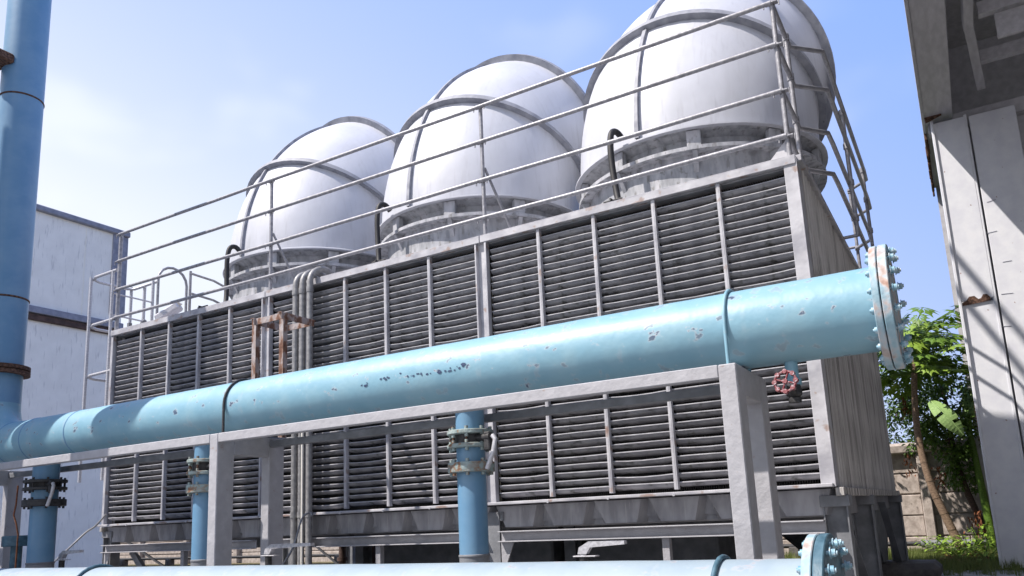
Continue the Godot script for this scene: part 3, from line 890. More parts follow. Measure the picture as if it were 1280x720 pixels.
func build_header() -> void:
	var t := thing("blue_water_main", "thick sky-blue water main above the support frame, ending in a bolted blind flange", "pipe", Vector3(0, HY, HZ))
	var B := Basis(Vector3(0, 0, 1), Vector3(1, 0, 0), Vector3(0, 1, 0))
	var g := Geo.new()
	# run, slightly uneven in radius
	var prof := []
	for i in 60:
		var x := lerpf(-8.02, .53, i / 59.0)
		prof.append(Vector2(HR + .0012 * sin(i * 2.3) * sin(i * .7), x))
	g.lathe(Vector3.ZERO, prof, 56, B, true)
	obj("run", g, M.blue, t)
	g = Geo.new()
	var pts := []
	for i in 15:
		var a := PI * .5 * i / 14.0
		pts.append(Vector3(-8.02 - .48 * sin(a), .48 - .48 * cos(a), 0))
	g.path(pts, HR, 40)
	obj("elbow", g, M.blue, t)
	g = Geo.new(); g.tube(Vector3(-8.5, .48, 0), Vector3(-8.5, 9.5, 0), HR, 40)
	var riser := obj("riser", g, M.bluedeep, t)
	var V := Basis.IDENTITY
	for q in [.30, .74]:
		pass
	# flange pair and weld rings on the riser
	g = Geo.new()
	g.lathe(Vector3(-8.5, .86, 0), [Vector2(HR, -.05), Vector2(.30, -.05), Vector2(.30, -.008), Vector2(.28, -.004), Vector2(.28, .004), Vector2(.30, .008), Vector2(.30, .05), Vector2(HR, .05)], 40, V)
	var rf := obj("rusty_flange", g, M.rust, riser)
	rf.set_meta("label", "rusted flange pair on the riser")
	for y in [1.70, 4.2]:
		g = Geo.new(); g.lathe(Vector3(-8.5, y, 0), [Vector2(HR, -.012), Vector2(HR + .009, -.006), Vector2(HR + .009, .006), Vector2(HR, .012)], 40, V)
		obj("weld_ring", g, M.rust, riser)
	g = Geo.new(); g.box(Vector3(-8.52, 4.62, .34), Vector3(.36, .12, .30), .02)
	obj("pipe_clamp", g, M.rust, riser)
	var wl := Geo.new()
	for x in [-8.02, -7.55, -6.75]:
		g = Geo.new(); g.lathe(Vector3.ZERO, [Vector2(HR - .001, x - .010), Vector2(HR + .005, x - .004), Vector2(HR + .005, x + .004), Vector2(HR - .001, x + .010)], 48, B)
		obj("weld_seam", g, M.bluedeep, t)
	# hoops over the portals
	for x in [-4.42, -.245]:
		g = Geo.new()
		var hp := [Vector3(x, -.30, HR + .012)]
		for i in 17:
			var a := PI * i / 16.0
			hp.append(Vector3(x, (HR + .012) * sin(a), (HR + .012) * cos(a)))
		hp.append(Vector3(x, -.30, -HR - .012))
		g.path(hp, .011, 8)
		obj("u_bolt", g, M.blue if x > -1 else M.darkcast, t)
	# peeled paint, the flakes' scars showing dark primer
	g = Geo.new()
	for k in 34:
		var px := rng.randf_range(-2.95, -2.02)
		var pa := -.02 + .06 * sin(px * 9.0) + rng.randfn(0, .035)
		var sz := rng.randf_range(.003, .008) * (1.8 if k % 9 == 0 else 1.0)
		var ring := []
		for q in 7:
			var a := TAU * q / 7.0
			var rr := sz * rng.randf_range(.6, 1.2)
			var aa := pa + rr * sin(a) / HR
			ring.append(Vector3(px + rr * 1.6 * cos(a), (HR + .0028) * sin(aa), (HR + .0028) * cos(aa)))
		var cc := Vector3(px, (HR + .003) * sin(pa), (HR + .003) * cos(pa))
		for q in 7: g.flat(cc, ring[q], ring[(q + 1) % 7], Vector3(0, sin(pa), cos(pa)))
	obj("peeled_paint", g, M.primer, t, "stuff")
	# end flange and blind flange
	obj("end_flange", ring_x(.548, HR - .01, .338, .036), M.flangeworn, t)
	g = Geo.new()
	g.lathe(Vector3.ZERO, [Vector2(.0, .572), Vector2(.336, .572), Vector2(.339, .576), Vector2(.339, .612), Vector2(.335, .616), Vector2(0.0, .616)], 48, B)
	obj("blind_flange", g, M.flangeworn, t)
	var bm := bolt_mesh(.044, .019)
	for k in 18:
		var a := TAU * (k + .3) / 18.0
		put("bolt", bm, M.nut, t, Transform3D(Basis(Vector3.RIGHT, a), Vector3(.582, .297 * sin(a), .297 * cos(a))))

	# handwheel drain valve hanging under the main
	var v := thing("drain_valve", "small drain valve with a worn red handwheel under the upper blue main", "valve", Vector3(.045, 0, HZ))
	g = Geo.new(); g.tube(Vector3(0, HY - HR - .11, 0), Vector3(0, HY - HR + .03, 0), .036, 16); g.tube(Vector3(0, HY - HR - .13, 0), Vector3(0, HY - HR - .095, 0), .047, 16)
	obj("stub", g, M.blue, v)
	g = Geo.new()
	g.lathe(Vector3(0, 1.545, 0), [Vector2(.034, .02), Vector2(.044, -.015), Vector2(.044, -.04), Vector2(.030, -.055), Vector2(.036, -.06), Vector2(.036, -.085), Vector2(0, -.085)], 20, Basis.IDENTITY, false)
	g.tube(Vector3(0, 1.50, 0), Vector3(0, 1.545, .11), .024, 12, .016)
	obj("body", g, M.darkcast, v)
	g = Geo.new(); g.tube(Vector3(0, 1.545, .10), Vector3(-.01, 1.56, .175), .009, 8)
	obj("stem", g, M.galv, v)
	var wb := Geo.frame(Vector3(-.12, .2, 1).normalized())
	var wc := Vector3(-.01, 1.56, .17)
	g = Geo.new()
	var lobes := []
	for k in 33:
		var a := TAU * k / 32.0
		lobes.append(wc + (wb.x * cos(a) + wb.z * sin(a)) * .058)
	g.path(lobes, .0075, 8)
	for k in 8:
		var a := TAU * k / 8.0
		var p := wc + (wb.x * cos(a) + wb.z * sin(a)) * .058
		g.tube(p - wb.y * .011, p + wb.y * .011, .0135, 8)
	for k in 4:
		var a := TAU * k / 4.0 + .3
		g.tube(wc, wc + (wb.x * cos(a) + wb.z * sin(a)) * .055, .006, 6)
	g.tube(wc - wb.y * .01, wc + wb.y * .012, .014, 10)
	obj("handwheel", g, M.red, v)

const LY := .43
const LZ := 2.3
func build_neighbour_pipes() -> void:
	# pipework beside the place, outside the picture: its shadows fall on the mains and on the shed
	var lab := ["nearest of three blue risers standing beyond the left edge of the view", "middle one of three blue risers beyond the left edge of the view", "farthest of three blue risers beyond the left edge of the view"]
	var xs := [-7.06, -8.46, -9.2]
	for k in 3:
		var t := thing("blue_riser", lab[k], "pipe", Vector3(xs[k], 0, 2.85), 0.0, "blue risers beyond the left edge")
		var g := Geo.new(); g.tube(Vector3.ZERO, Vector3(0, 7.5, 0), .22, 28)
		obj("pipe", g, M.bluedeep, t)
		g = Geo.new(); g.lathe(Vector3(0, 4.6, 0), [Vector2(.22, -.05), Vector2(.31, -.05), Vector2(.31, .05), Vector2(.22, .05)], 28)
		obj("flange", g, M.rust, t)
	for k in 2:
		var g := Geo.new(); g.tube(Vector3(-1.69, 9.47 - .57 * k, -4.6), Vector3(-1.69, 9.47 - .57 * k, 9.0), .045, 12)
		tag(obj("overhead_line", g, M.tube), ["upper of two thin pipes passing overhead above the view", "lower of two thin pipes passing overhead above the view"][k], "pipe", "overhead lines")

func build_lower_main() -> void:
	var t := thing("lower_water_main", "pale blue water main lying low across the foreground with a flaking end flange", "pipe", Vector3(0, LY, LZ))
	var B := Basis(Vector3(0, 0, 1), Vector3(1, 0, 0), Vector3(0, 1, 0))
	var g := Geo.new()
	var prof := []
	for i in 60:
		var x := lerpf(-10.5, .20, i / 59.0)
		prof.append(Vector2(HR + .0012 * sin(i * 1.9) * sin(i * .6), x))
	g.lathe(Vector3.ZERO, prof, 56, B, true)
	obj("run", g, M.palepipe, t)
	for x in [-5.05, -.205]:
		g = Geo.new()
		var hp := []
		for i in 33:
			var a := TAU * i / 32.0
			hp.append(Vector3(x, (HR + .012) * sin(a), (HR + .012) * cos(a)))
		g.path(hp, .013, 8)
		obj("band", g, M.teal, t)
	obj("end_flange", ring_x(.208, HR - .01, .338, .040), M.flangeworn, t)
	g = Geo.new()
	g.lathe(Vector3.ZERO, [Vector2(.0, .234), Vector2(.336, .234), Vector2(.339, .238), Vector2(.339, .272), Vector2(.335, .276), Vector2(0.0, .276)], 48, B)
	obj("blind_flange", g, M.teal, t)
	var bm := bolt_mesh(.048, .019)
	for k in 18:
		var a := TAU * (k + .1) / 18.0
		put("bolt", bm, M.nut, t, Transform3D(Basis(Vector3.RIGHT, a), Vector3(.242, .297 * sin(a), .297 * cos(a))))

# ------------------------------------------------------------------ branch pipes with butterfly valves
func branch(x: float, r: float, big: bool, label: String, ys: Array) -> void:
	var t := thing("branch_pipe", label, "pipe", Vector3(x, 0, HZ), 0.0, "blue branch pipes dropping from the upper main")
	var g := Geo.new()
	g.tube(Vector3(0, .66, 0), Vector3(0, HY - HR + .05, 0), r, 32)
	obj("pipe", g, M.bluedeep, t)
	g = Geo.new()
	g.lathe(Vector3.ZERO, [Vector2(r + .002, .2), Vector2(r + .002, .645), Vector2(r + .007, .65), Vector2(r + .007, .66), Vector2(r, .665)], 32)
	obj("grey_base", g, M.steel, t)
	var rf := r * 1.62
	var mats := [M.castvalve, M.castvalve, M.castvalve] if not big else [M.darkcast, M.darkcast, M.darkcast]
	var th := [.030, .030, .070]
	for k in 3:
		g = Geo.new()
		var h: float = th[k] * .5
		g.lathe(Vector3(0, ys[k], 0), [Vector2(r, -h), Vector2(rf - .005, -h), Vector2(rf, -h + .005), Vector2(rf, h - .005), Vector2(rf - .005, h), Vector2(r, h)], 32)
		var fl := obj("flange", g, mats[k], t)
		var nb := Geo.new(); nb.tube(Vector3(0, -h - .022, 0), Vector3(0, h + .022, 0), .013, 6)
		var nm := nb.mesh()
		for q in 8:
			var a := TAU * (q + .5) / 8.0
			put("bolt", nm, M.castvalve if not big else M.darkcast, fl, Transform3D(Basis.IDENTITY, Vector3(rf * .86 * cos(a), ys[k], rf * .86 * sin(a))))
	g = Geo.new()
	for q in 8:
		var a := TAU * (q + .5) / 8.0
		g.tube(Vector3(rf * .86 * cos(a), ys[1], rf * .86 * sin(a)), Vector3(rf * .86 * cos(a), ys[0], rf * .86 * sin(a)), .008, 6)
	obj("stud_ring", g, M.rust, t)
	g = Geo.new(); g.tube(Vector3(0, ys[1], 0), Vector3(0, ys[0], 0), r * 1.12, 28)
	var body := obj("valve_body", g, M.darkcast, t)
	# lever assembly on the right side
	var ym: float = (ys[0] + ys[1]) * .5
	g = Geo.new()
	g.tube(Vector3(r * .9, ym, .05), Vector3(rf + .045, ym, .07), .026, 12)
	g.box(Vector3(rf + .02, ym - .03, .06), Vector3(.05, .13, .05), .008)
	obj("gearbox", g, M.darkcast, body)
	g = Geo.new()
	var lx := rf + .055
	g.path([Vector3(lx + .01, ym + .005, .075), Vector3(lx + .035, ym - .02, .08), Vector3(lx + .02, ym - .10, .085), Vector3(lx - .03, ym - .22, .095)], .017, 8)
	obj("lever", g, M.galv, t)

func lever_valve(at: Vector3, label: String, turn: float, L := .25) -> void:
	var t := thing("valve_lever", label, "valve lever", at, turn, "steel valve levers behind the lower main")
	var g := Geo.new()
	g.plate(PackedVector2Array([Vector2(-.03, -.012), Vector2(.03, -.012), Vector2(.06, .03), Vector2(L, .045), Vector2(L, .068), Vector2(.05, .068), Vector2(-.02, .03)]), .045, Vector3.ZERO)
	obj("handle", g, M.galv, t)
	g = Geo.new(); g.box(Vector3(.02, -.025, 0), Vector3(.16, .008, .07), .002); g.tube(Vector3(0, -.03, 0), Vector3(0, -.015, 0), .02, 10)
	obj("notch_plate", g, M.galv, t)
	g = Geo.new(); g.tube(Vector3(0, -at.y, 0), Vector3(0, -.025, 0), .028, 12); g.tube(Vector3(0, -at.y, 0), Vector3(0, -at.y + .25, 0), .08, 16)
	obj("stem", g, M.darkcast, t)

func build_branches() -> void:
	branch(-2.147, .101, false, "blue branch pipe with corroded three-flange valve, in front of the middle louvre post", [1.492, 1.398, 1.25])
	branch(-4.93, .097, false, "slim blue branch pipe with a flanged valve, just left of the inner support column", [1.50, 1.395, 1.26])
	branch(-7.42, .125, true, "wide blue branch pipe at the far left with black valve and long lever", [1.475, 1.40, 1.255])
	lever_valve(Vector3(-1.40, .655, 1.3), "white-edged steel valve lever below the right bank of louvres", 0.0, .30)
	lever_valve(Vector3(-4.30, .70, 1.3), "bent steel valve lever at the foot of the conduits", .0, .50)
	lever_valve(Vector3(-7.30, .70, 1.3), "dull steel valve lever under the white wall at the far left", 0.0, .34)
	# dark teal pipe stub
	var t := thing("pipe_stub", "short dark teal pipe stub with a round flange at the lower left edge", "pipe", Vector3(-7.88, 0, 1.45))
	var g := Geo.new(); g.tube(Vector3(0, 0, 0), Vector3(0, .86, 0), .055, 20)
	obj("pipe", g, M.teal, t)
	g = Geo.new(); g.lathe(Vector3.ZERO, [Vector2(.05, .83), Vector2(.135, .83), Vector2(.14, .84), Vector2(.14, .93), Vector2(.135, .94), Vector2(0, .94)], 24)
	obj("flange", g, M.teal, t)
	g = Geo.new(); g.path([Vector3(.17, 1.45, .12), Vector3(.16, 1.25, .12), Vector3(.13, 1.15, .12), Vector3(.19, 1.06, .12), Vector3(.2, .95, .1), Vector3(.2, .6, .1)], .009, 6)
	tag(obj("orange_cable", g, M.deadleaf, self), "thin orange cable hanging beside the black valve at the far left", "cable").position = t.position

# ------------------------------------------------------------------ conduits, hoses, small parts
func build_small_fittings() -> void:
	var g: Geo
	var xs := [-5.235, -5.135, -5.025]
	var lab := ["leftmost of three grey conduits hooking over the tower's top edge", "middle one of three grey conduits hooking over the tower's top edge", "rightmost of three grey conduits hooking over the tower's top edge"]
	for k in 3:
		var t := thing("conduit", lab[k], "conduit", Vector3(xs[k], 0, .115), 0.0, "grey conduits climbing the louvred face")
		g = Geo.new()
		var top := 3.48
		var R := .16 + .012 * k
		var pts := [Vector3(0, .03, 0), Vector3(0, top, 0)]
		for i in range(1, 13):
			var a := PI * i / 12.0
			pts.append(Vector3(.03 * (1.0 - cos(a)), top + R * sin(a), -R + R * cos(a)))
		pts.append(Vector3(.06, 3.40 + .16, -2.0 * R))
		g.path(pts, .034, 14)
		obj("tube", g, M.conduit, t)
		for y in [3.40, 1.02, 2.2]:
			g = Geo.new(); g.lathe(Vector3(0, y, 0), [Vector2(.034, -.03), Vector2(.040, -.03), Vector2(.040, .03), Vector2(.034, .03)], 14)
			obj("coupling", g, M.conduit, t)
	var sp := thing("slim_conduit", "thin cream conduit beside the three grey conduits", "conduit", Vector3(-5.075, 0, .16))
	g = Geo.new(); g.tube(Vector3(0, .03, 0), Vector3(0, 2.35, 0), .012, 8)
	obj("tube", g, M.white, sp)
	# rusty angle frame
	var r := thing("rusty_frame", "rust-streaked steel angle frame standing behind the upper blue main by the conduits", "frame")
	var x0 := -4.865
	var x1 := -4.50
	var zf := 1.0
	var zb := .64
	var yt := 2.865
	for p in [[x0, zf], [x1, zf], [x0, zb], [x1, zb]]:
		g = Geo.new()
		var lb := 1.68
		g.box(Vector3(p[0], (yt + lb) * .5 - .03, p[1]), Vector3(.055, yt - lb - .06, .007), .001)
		g.box(Vector3(p[0] + .024, (yt + lb) * .5 - .03, p[1] - .024), Vector3(.007, yt - lb - .06, .05), .001)
		if p[1] > .8: obj("leg", g, M.rustframe, r)
	for z in [zf, zb]:
		g = Geo.new(); g.box(Vector3((x0 + x1) * .5, yt - .03, z), Vector3(x1 - x0 + .06, .06, .008), .001)
		g.box(Vector3((x0 + x1) * .5, yt - .003, z - .025), Vector3(x1 - x0 + .06, .008, .05), .001)
		obj("cross_angle", g, M.rustframe, r)
	for x in [x0, x1]:
		g = Geo.new(); g.box(Vector3(x + .025, yt - .032, (zf + zb) * .5), Vector3(.008, .06, zf - zb + .06), .001)
		g.box(Vector3(x, yt + .002, (zf + zb) * .5), Vector3(.05, .008, zf - zb + .06), .001)
		obj("side_angle", g, M.rustframe, r)
	g = Geo.new(); g.box(Vector3(-4.68, 1.675, .98), Vector3(.5, .03, .5), .003)
	obj("foot_plate", g, M.steel, r)
	# black hoses on the cowls
	var hl := ["thick black hose from the rightmost fan cowl down to the deck", "thick black hose at the left of the middle fan cowl", "thick black hose at the left of the leftmost fan cowl"]
	var cx := [-1.421, -4.339, -7.253]
	var off := [[-.373, 1.39], [-.516, 1.344], [-.15, 1.432]]
	for k in 3:
		g = Geo.new()
		var ox: float = cx[k] + off[k][0]
		var oz: float = ZC + off[k][1]
		var pts := []
		for q in [Vector3(.03, 4.62, -.02), Vector3(-.01, 4.69, .03), Vector3(-.04, 4.66, .10), Vector3(-.05, 4.5, .13), Vector3(-.04, 4.25, .14), Vector3(0, 3.95, .17), Vector3(.07, 3.70, .26), Vector3(.14, 3.55, .36)]: pts.append(Vector3(ox, 0, oz) + q)
		g.path(smooth_path(pts), .032, 10)
		tag(obj("black_hose", g, M.rubber), hl[k], "hose", "black hoses on the fan cowls")
	# flow valves on the deck edge
	var vl := ["little tee-handled valve on the deck before the rightmost cowl", "little tee-handled valve on the deck before the middle cowl", "little tee-handled valve on the deck before the leftmost cowl"]
	for k in 3:
		var t := thing("deck_valve", vl[k], "valve", Vector3([-1.62, -4.35, -7.2][k], YT, -.22), 0.0, "small valves along the deck edge")
		g = Geo.new(); g.tube(Vector3(0, 0, 0), Vector3(0, .10, 0), .022, 10); g.tube(Vector3(0, .10, 0), Vector3(0, .13, 0), .012, 8)
		obj("body", g, M.darkcast, t)
		g = Geo.new(); g.tube(Vector3(-.09, .125, 0), Vector3(.09, .125, 0), .011, 8); g.tube(Vector3(0, .12, -.06), Vector3(0, .12, .06), .011, 8)
		obj("tee_handle", g, M.darkcast, t)
	# floodlight on the deck at the left
	var fl := thing("floodlight", "grey floodlight tilted upwards on the deck near the left end", "floodlight", Vector3(-7.98, YT, -.30), .5)
	g = Geo.new(); g.box(Vector3(0, .20, 0), Vector3(.34, .10, .16), .02, Basis(Vector3.BACK, .55))
	obj("housing", g, M.galv, fl)
	g = Geo.new(); g.box(Vector3(.03, .255, 0), Vector3(.28, .012, .13), .003, Basis(Vector3.BACK, .55))
	obj("lens", g, M.white, fl)
	g = Geo.new(); g.box(Vector3(-.10, .07, 0), Vector3(.03, .14, .10), .004, Basis(Vector3.BACK, .4)); g.box(Vector3(-.05, .008, 0), Vector3(.2, .014, .12), .003)
	obj("bracket", g, M.galv, fl)
	for k in 2:
		g = Geo.new(); g.tube(Vector3(-8.55 + .42 * k, 0, -4.2 - .3 * k), Vector3(-8.55 + .42 * k, .78, -4.2 - .3 * k), .06 - .01 * k, 14)
		g.tube(Vector3(-8.55 + .42 * k, .30, -4.2 - .3 * k), Vector3(-8.55 + .42 * k, .36, -4.2 - .3 * k), .09, 14)
		tag(obj("rust_red_pipe", g, M.brown), ["thicker rust-red drain pipe under the tower's left end", "thinner rust-red drain pipe under the tower's left end"][k], "pipe", "drain pipes under the tower")
	# loose wire from the tower corner
	g = Geo.new()
	g.path(smooth_path([Vector3(-8.45, 1.16, .12), Vector3(-8.6, 1.02, .16), Vector3(-8.72, .95, .2), Vector3(-8.75, .8, .35), Vector3(-8.5, .62, .7), Vector3(-8.0, .5, 1.1), Vector3(-7.6, .48, 1.2)]), .011, 6)
	tag(obj("loose_wire", g, M.conduit), "loose grey wire drooping from the tower's lower left corner", "wire")
	g = Geo.new()
	g.path(smooth_path([Vector3(-4.85, 1.0, .25), Vector3(-4.90, 1.03, .22), Vector3(-4.93, .98, .3), Vector3(-4.85, .7, .5), Vector3(-4.62, .5, .9), Vector3(-4.4, .45, 1.1)]), .010, 6)
	tag(obj("thin_cable", g, M.conduit), "thin grey cable looping down between the left support columns", "wire")

func smooth_path(pts: Array) -> Array:
	var cv := Curve3D.new()
	for i in pts.size():
		var p: Vector3 = pts[i]
		var a: Vector3 = pts[maxi(i - 1, 0)]
		var b: Vector3 = pts[mini(i + 1, pts.size() - 1)]
		var tg := (b - a) / 6.0
		cv.add_point(p, -tg, tg)
	var out := []
	for i in pts.size() - 1:
		for s in 5: out.append(cv.sample(i, s / 5.0))
	out.append(pts[-1])
	return out

# ------------------------------------------------------------------ building at the left
func build_left_building() -> void:
	var t := thing("white_building", "plain white building with grey roof trim behind the tower's left end", "building")
	var g: Geo
	var x := -15.0
	var zf := -4.13
	g = Geo.new(); g.box(Vector3(x - 6, 3.77, zf + 9), Vector3(12, 7.54, 18), .01)
	obj("wall", g, M.white, t)
	g = Geo.new(); g.box(Vector3(x - 6, 7.58, zf + 9), Vector3(12.16, .13, 18.16), .02)
	obj("roof_trim", g, M.trim, t)
	g = Geo.new(); g.box(Vector3(x + .005, 6.6, zf + .12), Vector3(.05, 1.85, .36), .01)
	obj("corner_trim", g, M.trim, t)
	g = Geo.new(); g.box(Vector3(x + .05, 5.42, zf + 8.9), Vector3(.10, .14, 17.8), .01)
	obj("ledge", g, M.trim, t)
	g = Geo.new(); g.box(Vector3(x + .03, 5.27, zf + 8.9), Vector3(.06, .13, 17.8), .01)
	obj("rusty_band", g, M.brown, t)
	for k in 6:
		g = Geo.new(); g.box(Vector3(x + .004, 6.5, zf + .9 + k * 1.35), Vector3(.012, 2.0, .012))
		obj("sheet_joint", g, M.white, t)

# ------------------------------------------------------------------ shed at the right
func build_shed() -> void:
	var t := thing("open_shed", "white steel shed at the right edge with shade-grey underside and rusting column", "shed")
	var g: Geo
	var z := -5.5
	# column: H section, face towards the viewer made of plates
	g = Geo.new()
	g.box(Vector3(1.0, 2.98, z - .12), Vector3(.035, 5.94, .30), .006)
	g.box(Vector3(1.395, 2.98, z - .16), Vector3(.035, 5.94, .30), .006)
	obj("column", g, M.shedpaint, t)
	g = Geo.new(); g.box(Vector3(1.20, 4.66, z - .02), Vector3(.37, 2.52, .03), .004)
	obj("upper_plate", g, M.shedpaint, t)
	g = Geo.new(); g.box(Vector3(1.20, 1.69, z - .035), Vector3(.37, 3.34, .03), .004)
	obj("lower_plate", g, M.shedpaint, t)
	g = Geo.new()
	var pl := PackedVector2Array([Vector2(1.02, 3.34), Vector2(1.34, 3.36), Vector2(1.34, 3.41), Vector2(1.31, 3.45), Vector2(1.27, 3.455), Vector2(1.24, 3.41), Vector2(1.21, 3.40), Vector2(1.17, 3.45), Vector2(1.11, 3.45), Vector2(1.07, 3.40), Vector2(1.02, 3.38)])
	g.plate(pl, .006, Vector3(0, 0, z + .0))
	obj("rusted_through_patch", g, M.rust, t)
	# rust along the column's left edge: flaking scabs
	var sc := Geo.new()
	for k in 26:
		var y: float = [.35, .4, .5, .6, 1.7, 1.85, 1.9, 2.0][k % 8] + rng.randfn(0, .12)
		sc.box(Vector3(.981 + rng.randf() * .004, maxf(y, .1), z - .02 - rng.randf() * .1), Vector3(.012, .03 + rng.randf() * .11, .03 + rng.randf() * .04), .003, Basis(Vector3.BACK, rng.randfn(0, .1)))
	obj("rust_scabs", sc, M.rust, t, "stuff")
	g = Geo.new(); g.box(Vector3(1.70, 2.97, z - .05), Vector3(.53, 5.90, .04), .008)
	obj("wall_panel", g, M.shedpaint, t)
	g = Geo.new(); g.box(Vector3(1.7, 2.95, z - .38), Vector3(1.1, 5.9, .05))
	obj("added_gap_backing", g, M.shedshade, t)  # added behind the column gap so that it looks dark
	for k in 5:
		g = Geo.new(); g.box(Vector3(1.47 + .06 * (k % 3), 3.0 + .42 * k, z - .028), Vector3(.10 + .03 * (k % 2), .007, .005), .0, Basis(Vector3.BACK, .06 * (k - 2)))
		obj("paint_crack", g, M.trim, t)
	# eaves beam and roof, lengthened out of view to block sky light
	g = Geo.new(); g.box(Vector3(1.09, 6.12, 2.8), Vector3(.34, .22, 22.2), .008)
	obj("eaves_beam", g, M.soffit, t)
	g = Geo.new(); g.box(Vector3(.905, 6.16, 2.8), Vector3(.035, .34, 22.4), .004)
	obj("gutter_edge", g, M.shedshade, t)
	var fr := Geo.new()
	for k in 18:
		fr.box(Vector3(.905 + rng.randfn(0, .006), 5.96 - rng.randf() * .03, -6.0 - k * .13), Vector3(.03, .10 + rng.randf() * .08, .15), .006, Basis(Vector3.RIGHT, rng.randfn(0, .15)))
	obj("ragged_gutter", fr, M.rust, t, "stuff")
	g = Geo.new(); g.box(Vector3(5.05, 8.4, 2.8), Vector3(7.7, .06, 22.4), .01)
	g.box(Vector3(1.22, 7.32, 2.8), Vector3(.06, 2.10, 22.3), .01)  # fascia added and roof raised to deepen the shade below
	obj("roof_sheet", g, M.shedshade, t)
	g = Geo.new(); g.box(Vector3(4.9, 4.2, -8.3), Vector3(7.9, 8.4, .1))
	obj("back_wall", g, M.shedshade, t)
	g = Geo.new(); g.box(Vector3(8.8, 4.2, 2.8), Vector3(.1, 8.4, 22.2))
	obj("unseen_side_wall", g, M.shedshade, t)  # unseen wall, run long to keep the inside dark and block sky
	g = Geo.new(); g.box(Vector3(1.49, 6.30, -1.6), Vector3(.10, .20, 4.4), .004, Basis(Vector3.UP, .0))
	obj("rafter", g, M.soffit, t)
	g = Geo.new(); g.box(Vector3(1.56, 6.30, -4.6), Vector3(.10, .20, 1.7), .004, Basis(Vector3.UP, -.08))
	obj("rafter", g, M.soffit, t)
	for k in 3:
		g = Geo.new(); g.box(Vector3(3.4, 6.38, -2.6 - 1.15 * k), Vector3(3.6, .16, .10), .004)
		obj("purlin", g, M.soffit, t)
	g = Geo.new(); g.box(Vector3(2.0, 6.12, -3.75), Vector3(.5, .30, .05), .006)
	obj("hanging_plate", g, M.soffit, t)
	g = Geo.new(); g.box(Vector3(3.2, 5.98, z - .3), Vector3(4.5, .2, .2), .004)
	obj("tie_beam", g, M.shedshade, t)
	# ragged hole at the top of the column
	g = Geo.new(); g.plate(PackedVector2Array([Vector2(.93, 5.93), Vector2(1.13, 5.99), Vector2(1.12, 6.03), Vector2(.92, 6.03)]), .02, Vector3(0, 0, z + .06))
	obj("rusted_bracket", g, M.rust, t)
	var p := thing("blue_standpipe", "bright blue standpipe in front of the shed's wall panel at the right edge", "pipe", Vector3(1.685, 0, -5.2))
	g = Geo.new(); g.tube(Vector3(0, 0, 0), Vector3(0, 1.52, 0), .035, 16)
	obj("pipe", g, M.bluedeep, p)
	g = Geo.new(); g.tube(Vector3(0, 1.52, 0), Vector3(0, 1.66, 0), .045, 16)
	obj("cap", g, M.darkcast, p)

# ------------------------------------------------------------------ precast wall behind
func build_fence() -> void:
	var t := thing("precast_wall", "weathered precast concrete panel wall with posts behind the trees", "wall")
	var zw := -8.95
	var span := 2.1
	var pv := []
	for q in 3:
		var g := Geo.new(); g.box(Vector3.ZERO, Vector3(span - .16, .334, .05), .012)
		pv.append(g.mesh())
	var ps := Geo.new(); ps.box(Vector3(0, .86, 0), Vector3(.15, 1.72, .16), .012)
	var psm := ps.mesh()
	var cp := Geo.new(); cp.box(Vector3(0, 0, 0), Vector3(span - .01, .17, .30), .03)
	var cpm := cp.mesh()
	for i in range(-13, 4):
		var xp := .125 + i * span
		put("post", psm, M.concrete, t, Transform3D(Basis.IDENTITY, Vector3(xp, 0, zw + .06)))
		for r in 5:
			put("panel", pv[(i + 20 + r) % 3], M.concrete, t, Transform3D(Basis(Vector3.BACK, rng.randfn(0, .003)), Vector3(xp + span * .5, -.07 + .35 * (r + .5), zw + rng.randfn(0, .008))))
		var bk := Geo.new(); bk.box(Vector3(xp + span * .5, .84, zw - .035), Vector3(span, 1.68, .03))
		obj("backing", bk, M.concrete, t)
		put("cap", cpm, M.concrete, t, Transform3D(Basis(Vector3.RIGHT, .12), Vector3(xp + span * .5, 1.755, zw + .04)))
	var p := thing("black_pipe", "slim black pipe running low along the precast wall", "pipe", Vector3(0, .19, -8.35))
	var g2 := Geo.new(); g2.tube(Vector3(-22, 0, 0), Vector3(.02, 0, 0), .036, 14)
	obj("run", g2, M.darkcast, p)
	g2 = Geo.new(); g2.tube(Vector3(0, 0, 0), Vector3(1.6, 0, 0), .052, 14); g2.tube(Vector3(-.02, 0, 0), Vector3(.03, 0, 0), .065, 14)
	obj("sleeve", g2, M.steel, p)
	for k in 12:
		g2 = Geo.new(); g2.box(Vector3(.12 - k * 2.1, -.10, 0), Vector3(.16, .18, .2), .01)
		obj("block", g2, M.plinth, p)

# ------------------------------------------------------------------ plants
func leaf_quad(g: Geo, at: Vector3, dir: Vector3, up: Vector3, l: float, w: float) -> void:
	var d := dir.normalized()
	var s := d.cross(up).normalized()
	if s.length() < .1: s = Vector3.RIGHT
	var nn := s.cross(d).normalized()
	var m := at + d * l * .45
	var tip := at + d * l - nn * l * .12
	var a := m + s * w * .5 + nn * w * .10
	var b := m - s * w * .5 + nn * w * .10
	g.flat(at, a, m, nn); g.flat(at, m, b, nn); g.flat(a, tip, m, nn); g.flat(m, tip, b, nn)

